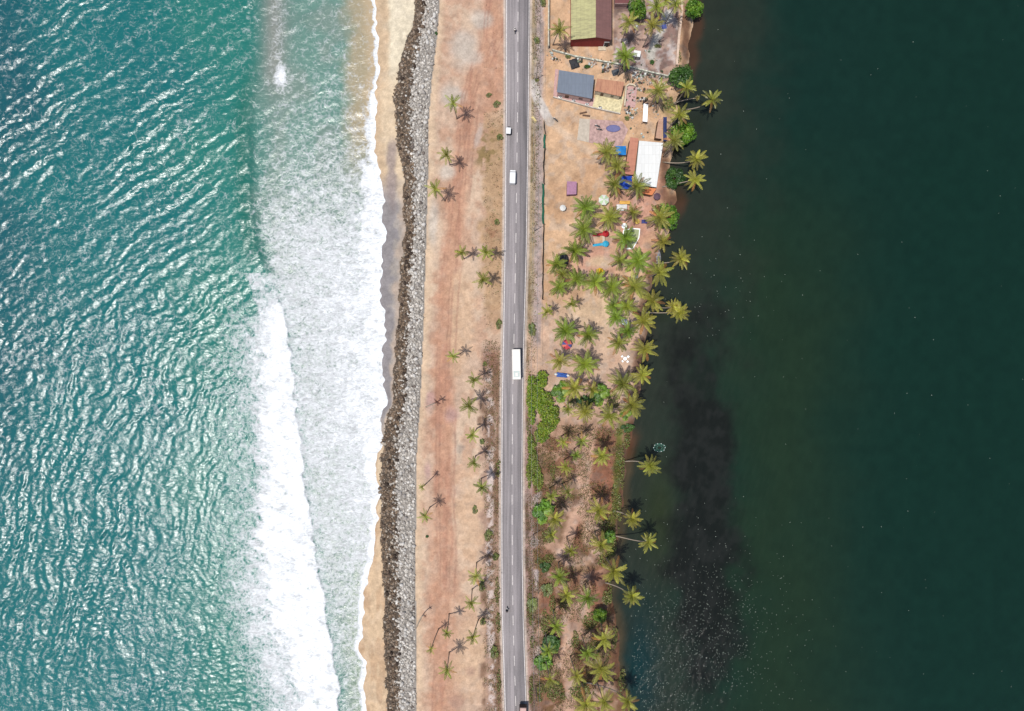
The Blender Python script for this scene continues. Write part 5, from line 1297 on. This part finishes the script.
# minibus van, front towards the top
p = G(512.7, 176.3, 1.9); van = thing('van', 'white van driving up the left lane of the road', 'van', (p.x, p.y, .205), math.radians(-2))
part('body', MB().box(-.85, .85, -2.05, 1.2, .35, 1.95, .12), m_vanw, van)
part('bonnet', MB().box(-.82, .82, 1.5, 2.05, .35, 1.05, .1), m_vanw, van)
mw = MB(); mw.v = [(-.8, 1.21, .9), (.8, 1.21, .9), (.8, 1.62, 1.06), (-.8, 1.62, 1.06), (-.76, 1.19, 1.84), (.76, 1.19, 1.84), (.78, 1.28, 1.84), (-.78, 1.28, 1.84)]
mw.f = [(0, 1, 2, 3), (7, 6, 5, 4), (3, 2, 6, 7), (0, 3, 7, 4), (1, 5, 6, 2), (0, 4, 5, 1)]
part('windscreen', mw, m_glass, van)
for s_ in (-1, 1):
    for k in range(3): part('window', MB().box(s_ * .85 - .012, s_ * .85 + .012, -1.8 + k * .98, -1.0 + k * .98, 1.15, 1.7), m_glass, van)
    part('headlight', MB().box(s_ * .6 - .14, s_ * .6 + .14, 2.04, 2.065, .65, .82), m_lamp, van)
    for y in (-1.35, 1.45): wheel(van, s_ * .74, y, .31, .2)
# auto rickshaw half on the shoulder
p = G(508.6, 129.5, 1.6); au = thing('auto_rickshaw', 'white roofed auto rickshaw with dark front at the left road edge', 'auto rickshaw', (p.x, p.y, .205), math.radians(-3))
part('body', MB().box(-.65, .65, -1.25, .45, .25, .85, .08), m_dark, au)
part('canopy', MB().box(-.68, .68, -1.3, .55, 1.45, 1.66, .1), m_vanw, au)
for s_ in (-1, 1):
    for y in (-1.2, .45): part('pillar', MB().tube([(s_ * .6, y, .85), (s_ * .6, y, 1.46)], .035, 6), m_dark, au)
mn = MB(); mn.prism([(-.6, .46), (.6, .46), (.22, 1.35), (-.22, 1.35)], .35, .95, [(-.56, .46), (.56, .46), (.18, 1.1), (-.18, 1.1)]); part('nose', mn, m_dark, au)
mw = MB().quad([(-.55, .62, .96), (.55, .62, .96), (.55, .57, 1.44), (-.55, .57, 1.44)]); mw.quad([(-.55, .6, 1.44), (.55, .6, 1.44), (.55, .65, .96), (-.55, .65, .96)]); part('windscreen', mw, m_glass, au)
part('seat', MB().box(-.55, .55, -1.0, -.5, .852, 1.1, .05), m_brown, au)
wheel(au, 0, 1.15, .24, .12); wheel(au, -.55, -.85, .24, .12); wheel(au, .55, -.85, .24, .12)
# truck entering at the bottom edge
p = G(522.9, 720, 2.6); tk = thing('truck', 'brown truck with pinkish load cut by the bottom edge of the picture', 'truck', (p.x, p.y, .205), math.radians(-1))
m_tb = plain('dark brown truck paint', A(70, 46, 44), .5, .15, 1.5)
part('chassis', MB().box(-.95, .95, -3.5, 3.5, .55, .95), m_dark, tk)
part('cargo_bed', MB().box(-1.08, 1.08, 3.55, 3.7, .96, 2.5).box(-1.08, -.95, -1.3, 3.549, .96, 2.45).box(.95, 1.08, -1.3, 3.549, .96, 2.45).box(-.949, .949, -1.3, 3.549, .955, 1.1), m_tb, tk)
part('load', MB().box(-.93, .93, -1.2, 3.4, 1.102, 2.3, .15), plain('pinkish load sheet', A(214, 178, 168), .8, .12, 2), tk)
part('cab', MB().box(-1.05, 1.05, -3.5, -1.45, .7, 2.5, .14), m_tb, tk)
part('windscreen', MB().box(-.9, .9, -3.52, -3.48, 1.5, 2.3), m_glass, tk)
for s_ in (-1, 1):
    for y in (-2.6, 1.9): wheel(tk, s_ * .86, y, .46, .26)

# motorbikes and riders
m_skin = plain('brown skin', (.22, .12, .075), .6, .08); m_hair = plain('black hair', (.012, .01, .01), .6); m_bike = plain('black bike paint', (.03, .03, .035), .35, .2)
def motorbike(x, y, z, rz, label, group=None):
    c = thing('motorbike', label, 'motorbike', (x, y, z), rz, group)
    for yy in (-.62, .66):
        t_ = part('wheel', MB().tube([(-.06, yy, .3), (.06, yy, .3)], .3, 14), m_dark, c); part('rim', MB().tube([(-.065, yy, .3), (.065, yy, .3)], .19, 10), m_steel, t_)
    part('frame', MB().tube([(0, -.62, .3), (0, -.2, .55), (0, .35, .72), (0, .66, .3)], [.06, .09, .07, .05], 6), m_bike, c)
    part('engine', MB().box(-.15, .15, -.2, .22, .25, .52, .04), m_steel, c)
    part('fuel_tank', MB().lathe([(.1, .66), (.17, .74), (.16, .84), (.05, .9)], 10, 0, .18, .9, 1.6), m_bike, c, True)
    part('seat', MB().box(-.15, .15, -.62, -.06, .72, .82, .05), m_dark, c)
    hb = part('handlebar', MB().tube([(-.36, .34, 1.0), (-.12, .46, .98), (.12, .46, .98), (.36, .34, 1.0)], .022, 6), m_steel, c)
    part('headlight', MB().lathe([(.06, .84), (.1, .88), (.08, .96)], 8, 0, .58), m_lamp, c)
    part('fork', MB().tube([(0, .66, .3), (0, .46, .97)], .045, 6), m_steel, c)
    part('exhaust', MB().tube([(.17, .1, .3), (.18, -.75, .36)], .05, 6), m_steel, c)
    return c
def skinbody(name, verts, edges, rad, mat, parent, root=0):
    me = bpy.data.meshes.new(name); me.from_pydata(verts, edges, []); o = link(name, me, parent)
    sk = o.modifiers.new('skin', 'SKIN')
    if not me.skin_vertices: 
        bpy.context.view_layer.objects.active = o
    for i, d in enumerate(me.skin_vertices[0].data): d.radius = (rad[i], rad[i]); d.use_root = (i == root)
    sb = o.modifiers.new('smooth', 'SUBSURF'); sb.levels = sb.render_levels = 2
    me.materials.append(mat); return o
def rider(x, y, z, rz, label, shirt, trouser):
    """seated rider, hands on the bars"""
    c = thing('person', label, 'person', (x, y, z), rz)
    V = [(0, -.28, .92), (0, -.25, 1.12), (0, -.18, 1.36), (0, -.13, 1.46), (0, -.09, 1.56), (0, -.06, 1.68),
         (-.2, -.17, 1.38), (-.33, .05, 1.2), (-.34, .27, 1.06), (.2, -.17, 1.38), (.33, .05, 1.2), (.34, .27, 1.06),
         (-.13, -.26, .9), (-.22, .14, .86), (-.2, .06, .45), (-.2, .2, .36), (.13, -.26, .9), (.22, .14, .86), (.2, .06, .45), (.2, .2, .36)]
    E = [(0, 1), (1, 2), (2, 3), (3, 4), (4, 5), (2, 6), (6, 7), (7, 8), (2, 9), (9, 10), (10, 11), (0, 12), (12, 13), (13, 14), (14, 15), (0, 16), (16, 17), (17, 18), (18, 19)]
    R = [.15, .15, .16, .07, .09, .1, .075, .05, .038, .075, .05, .038, .1, .075, .05, .045, .1, .075, .05, .045]
    skinbody('body', V, E, R, m_skin, c)
    m = MB().lathe([(.165, .9), (.18, 1.05), (.2, 1.3), (.19, 1.42), (.09, 1.49)], 12, 0, -.2, 1.1, .85)
    for s_ in (-1, 1): m.tube([(s_ * .19, -.18, 1.38), (s_ * .33, .04, 1.21), (s_ * .34, .2, 1.1)], [.1, .075, .055], 8)
    part('shirt', m, shirt, c, True)
    m = MB()
    for s_ in (-1, 1): m.tube([(s_ * .1, -.3, .93), (s_ * .22, .15, .88), (s_ * .2, .07, .45)], [.13, .105, .075], 8)
    part('trousers', m, trouser, c, True)
    part('hair', MB().lathe([(.125, 1.68), (.135, 1.75), (.11, 1.83), (.04, 1.87)], 12, 0, -.07, 1, 1.1), m_hair, c, True)
    for s_ in (-1, 1):
        for k in range(4): part('finger', MB().tube([(s_ * (.3 + k * .022), .3, 1.05), (s_ * (.3 + k * .022), .36, 1.035), (s_ * (.3 + k * .022), .35, .99)], .010, 5), m_skin, c)
        part('thumb', MB().tube([(s_ * .29, .27, 1.05), (s_ * .26, .31, 1.02), (s_ * .265, .34, 1.0)], .012, 5), m_skin, c)
for u, v, rz, shirt, tr_, lab, lab2 in ((514.9, 30.2, 0, plain('pale shirt', (.62, .6, .58), .8), plain('dark trousers', (.04, .04, .05), .8), 'motorbike with pale shirted rider near the top of the road', 'rider in a pale shirt on the motorbike near the top of the road'),
                                 (507.0, 610, 0, plain('charcoal shirt', (.05, .055, .065), .8), plain('navy trousers', (.03, .035, .06), .8), 'dark motorbike with dark dressed rider far down the left lane', 'rider in dark clothes on the motorbike far down the road')):
    p = G(u, v, .8); motorbike(p.x, p.y, .205, rz, lab); rider(p.x, p.y, .205, rz, lab2, shirt, tr_)
for u, v, rz, lab in ((597.5, 126.2, 1.2, 'black motorbike parked on the mauve paved pad, upper of two'), (599.5, 129.5, 1.35, 'black motorbike parked on the mauve paved pad, lower of two')):
    p = G(u, v, .6); motorbike(p.x, p.y, .25, rz, lab, 'motorbikes parked on the paved pad')
p = G(555.5, 119.5, .6); motorbike(p.x, p.y, .1, .9, 'motorbike parked on the sand below the end of the ramp')

# ------------------------------------------------------------------ boat and net at the lagoon
p = G(658.5, 256.5, 0); bt_ = thing('rowing_boat', 'grey wooden boat moored at the lagoon bank below the yellow palm', 'boat', (p.x, p.y, LAG_Z + .02), .08)
m = MB(); n = 12
for i in range(n + 1):
    f = i / n; y = (f - .5) * 4.2; w = .78 * (math.sin(PI * (.06 + .88 * f)) ** .55); up = .25 * (2 * f - 1) ** 2
    m.v += [(-w, y, .45 + up), (-w * .6, y, -.1 + up * .5), (w * .6, y, -.1 + up * .5), (w, y, .45 + up)]
    if i: j = 4 * i; m.f += [(j - 4, j, j + 1, j - 3), (j - 3, j + 1, j + 2, j - 2), (j - 2, j + 2, j + 3, j - 1)]
m.f += [(0, 1, 2, 3), (4 * n + 3, 4 * n + 2, 4 * n + 1, 4 * n)]
m_boat = plain('grey weathered boat', A(138, 142, 150), .8, .2, 3); part('hull', m, m_boat, bt_)
for y in (-1.1, 0, 1.1): part('thwart', MB().box(-.7, .7, y - .14, y + .14, .34, .40), m_pole, bt_)
part('deck', MB().box(-.42, .42, -1.7, 1.7, .0, .06), m_boat, bt_)
p = G(660, 448, 0); nt_ = thing('fishing_net', 'ring of pale green netting floating by the lone leaning palm', 'net', (p.x, p.y, LAG_Z + .06))
m = MB(); m_gn = plain('pale green net cord', A(92, 158, 138), .7, .2, 3)
for R, wv_ in ((1.5, .12), (1.15, .2), (.7, .15)):
    m.tube([(R * 1.15 * math.cos(t_ / 24 * 2 * PI) * (1 + wv_ * math.sin(t_)), R * .8 * math.sin(t_ / 24 * 2 * PI), .03 + .03 * math.sin(t_ * 1.3)) for t_ in range(25)], .045, 5)
part('cord', m, m_gn, nt_)
m = MB()
for k in range(10): a_ = k * .628; m.lathe([(.03, 0), (.1, .05), (.1, .1), (.03, .15)], 8, 1.7 * math.cos(a_), 1.2 * math.sin(a_))
part('float', m, m_white, nt_)

# ------------------------------------------------------------------ sky, sun, camera
w = bpy.data.worlds.new('World'); SC.world = w; w.use_nodes = True; nt = w.node_tree; bg = nt.nodes['Background']
sky = nt.nodes.new('ShaderNodeTexSky'); sky.sky_type = 'NISHITA'; sky.sun_disc = False
sky.sun_elevation = math.radians(74); sky.sun_rotation = math.radians(238.6); sky.air_density = 1.0; sky.dust_density = 1.5; sky.altitude = 10
nt.links.new(sky.outputs[0], bg.inputs['Color']); bg.inputs['Strength'].default_value = .12
sd = bpy.data.lights.new('sun', 'SUN'); sd.energy = 4.5; sd.angle = math.radians(.55); sd.color = (1, .97, .92)
so_ = link('sun', sd); so_.rotation_euler = SUNV.to_track_quat('-Z', 'Y').to_euler(); so_.location = (-60, -40, 250)
cam = bpy.data.cameras.new('camera'); cam.sensor_width = 36; cam.lens = 36 * H / (1024 / S); cam.clip_start = 1; cam.clip_end = 20000
co = link('camera', cam, None, (0, 0, H)); SC.camera = co
SC.view_settings.view_transform = 'Standard'; SC.view_settings.look = 'None'; SC.view_settings.exposure = .05; SC.view_settings.gamma = 1; SC.view_settings.use_curve_mapping = False
SC.cycles.max_bounces = 5; SC.cycles.diffuse_bounces = 2; SC.cycles.glossy_bounces = 2; SC.cycles.transmission_bounces = 2; SC.cycles.transparent_max_bounces = 4
SC.cycles.caustics_reflective = False; SC.cycles.caustics_refractive = False
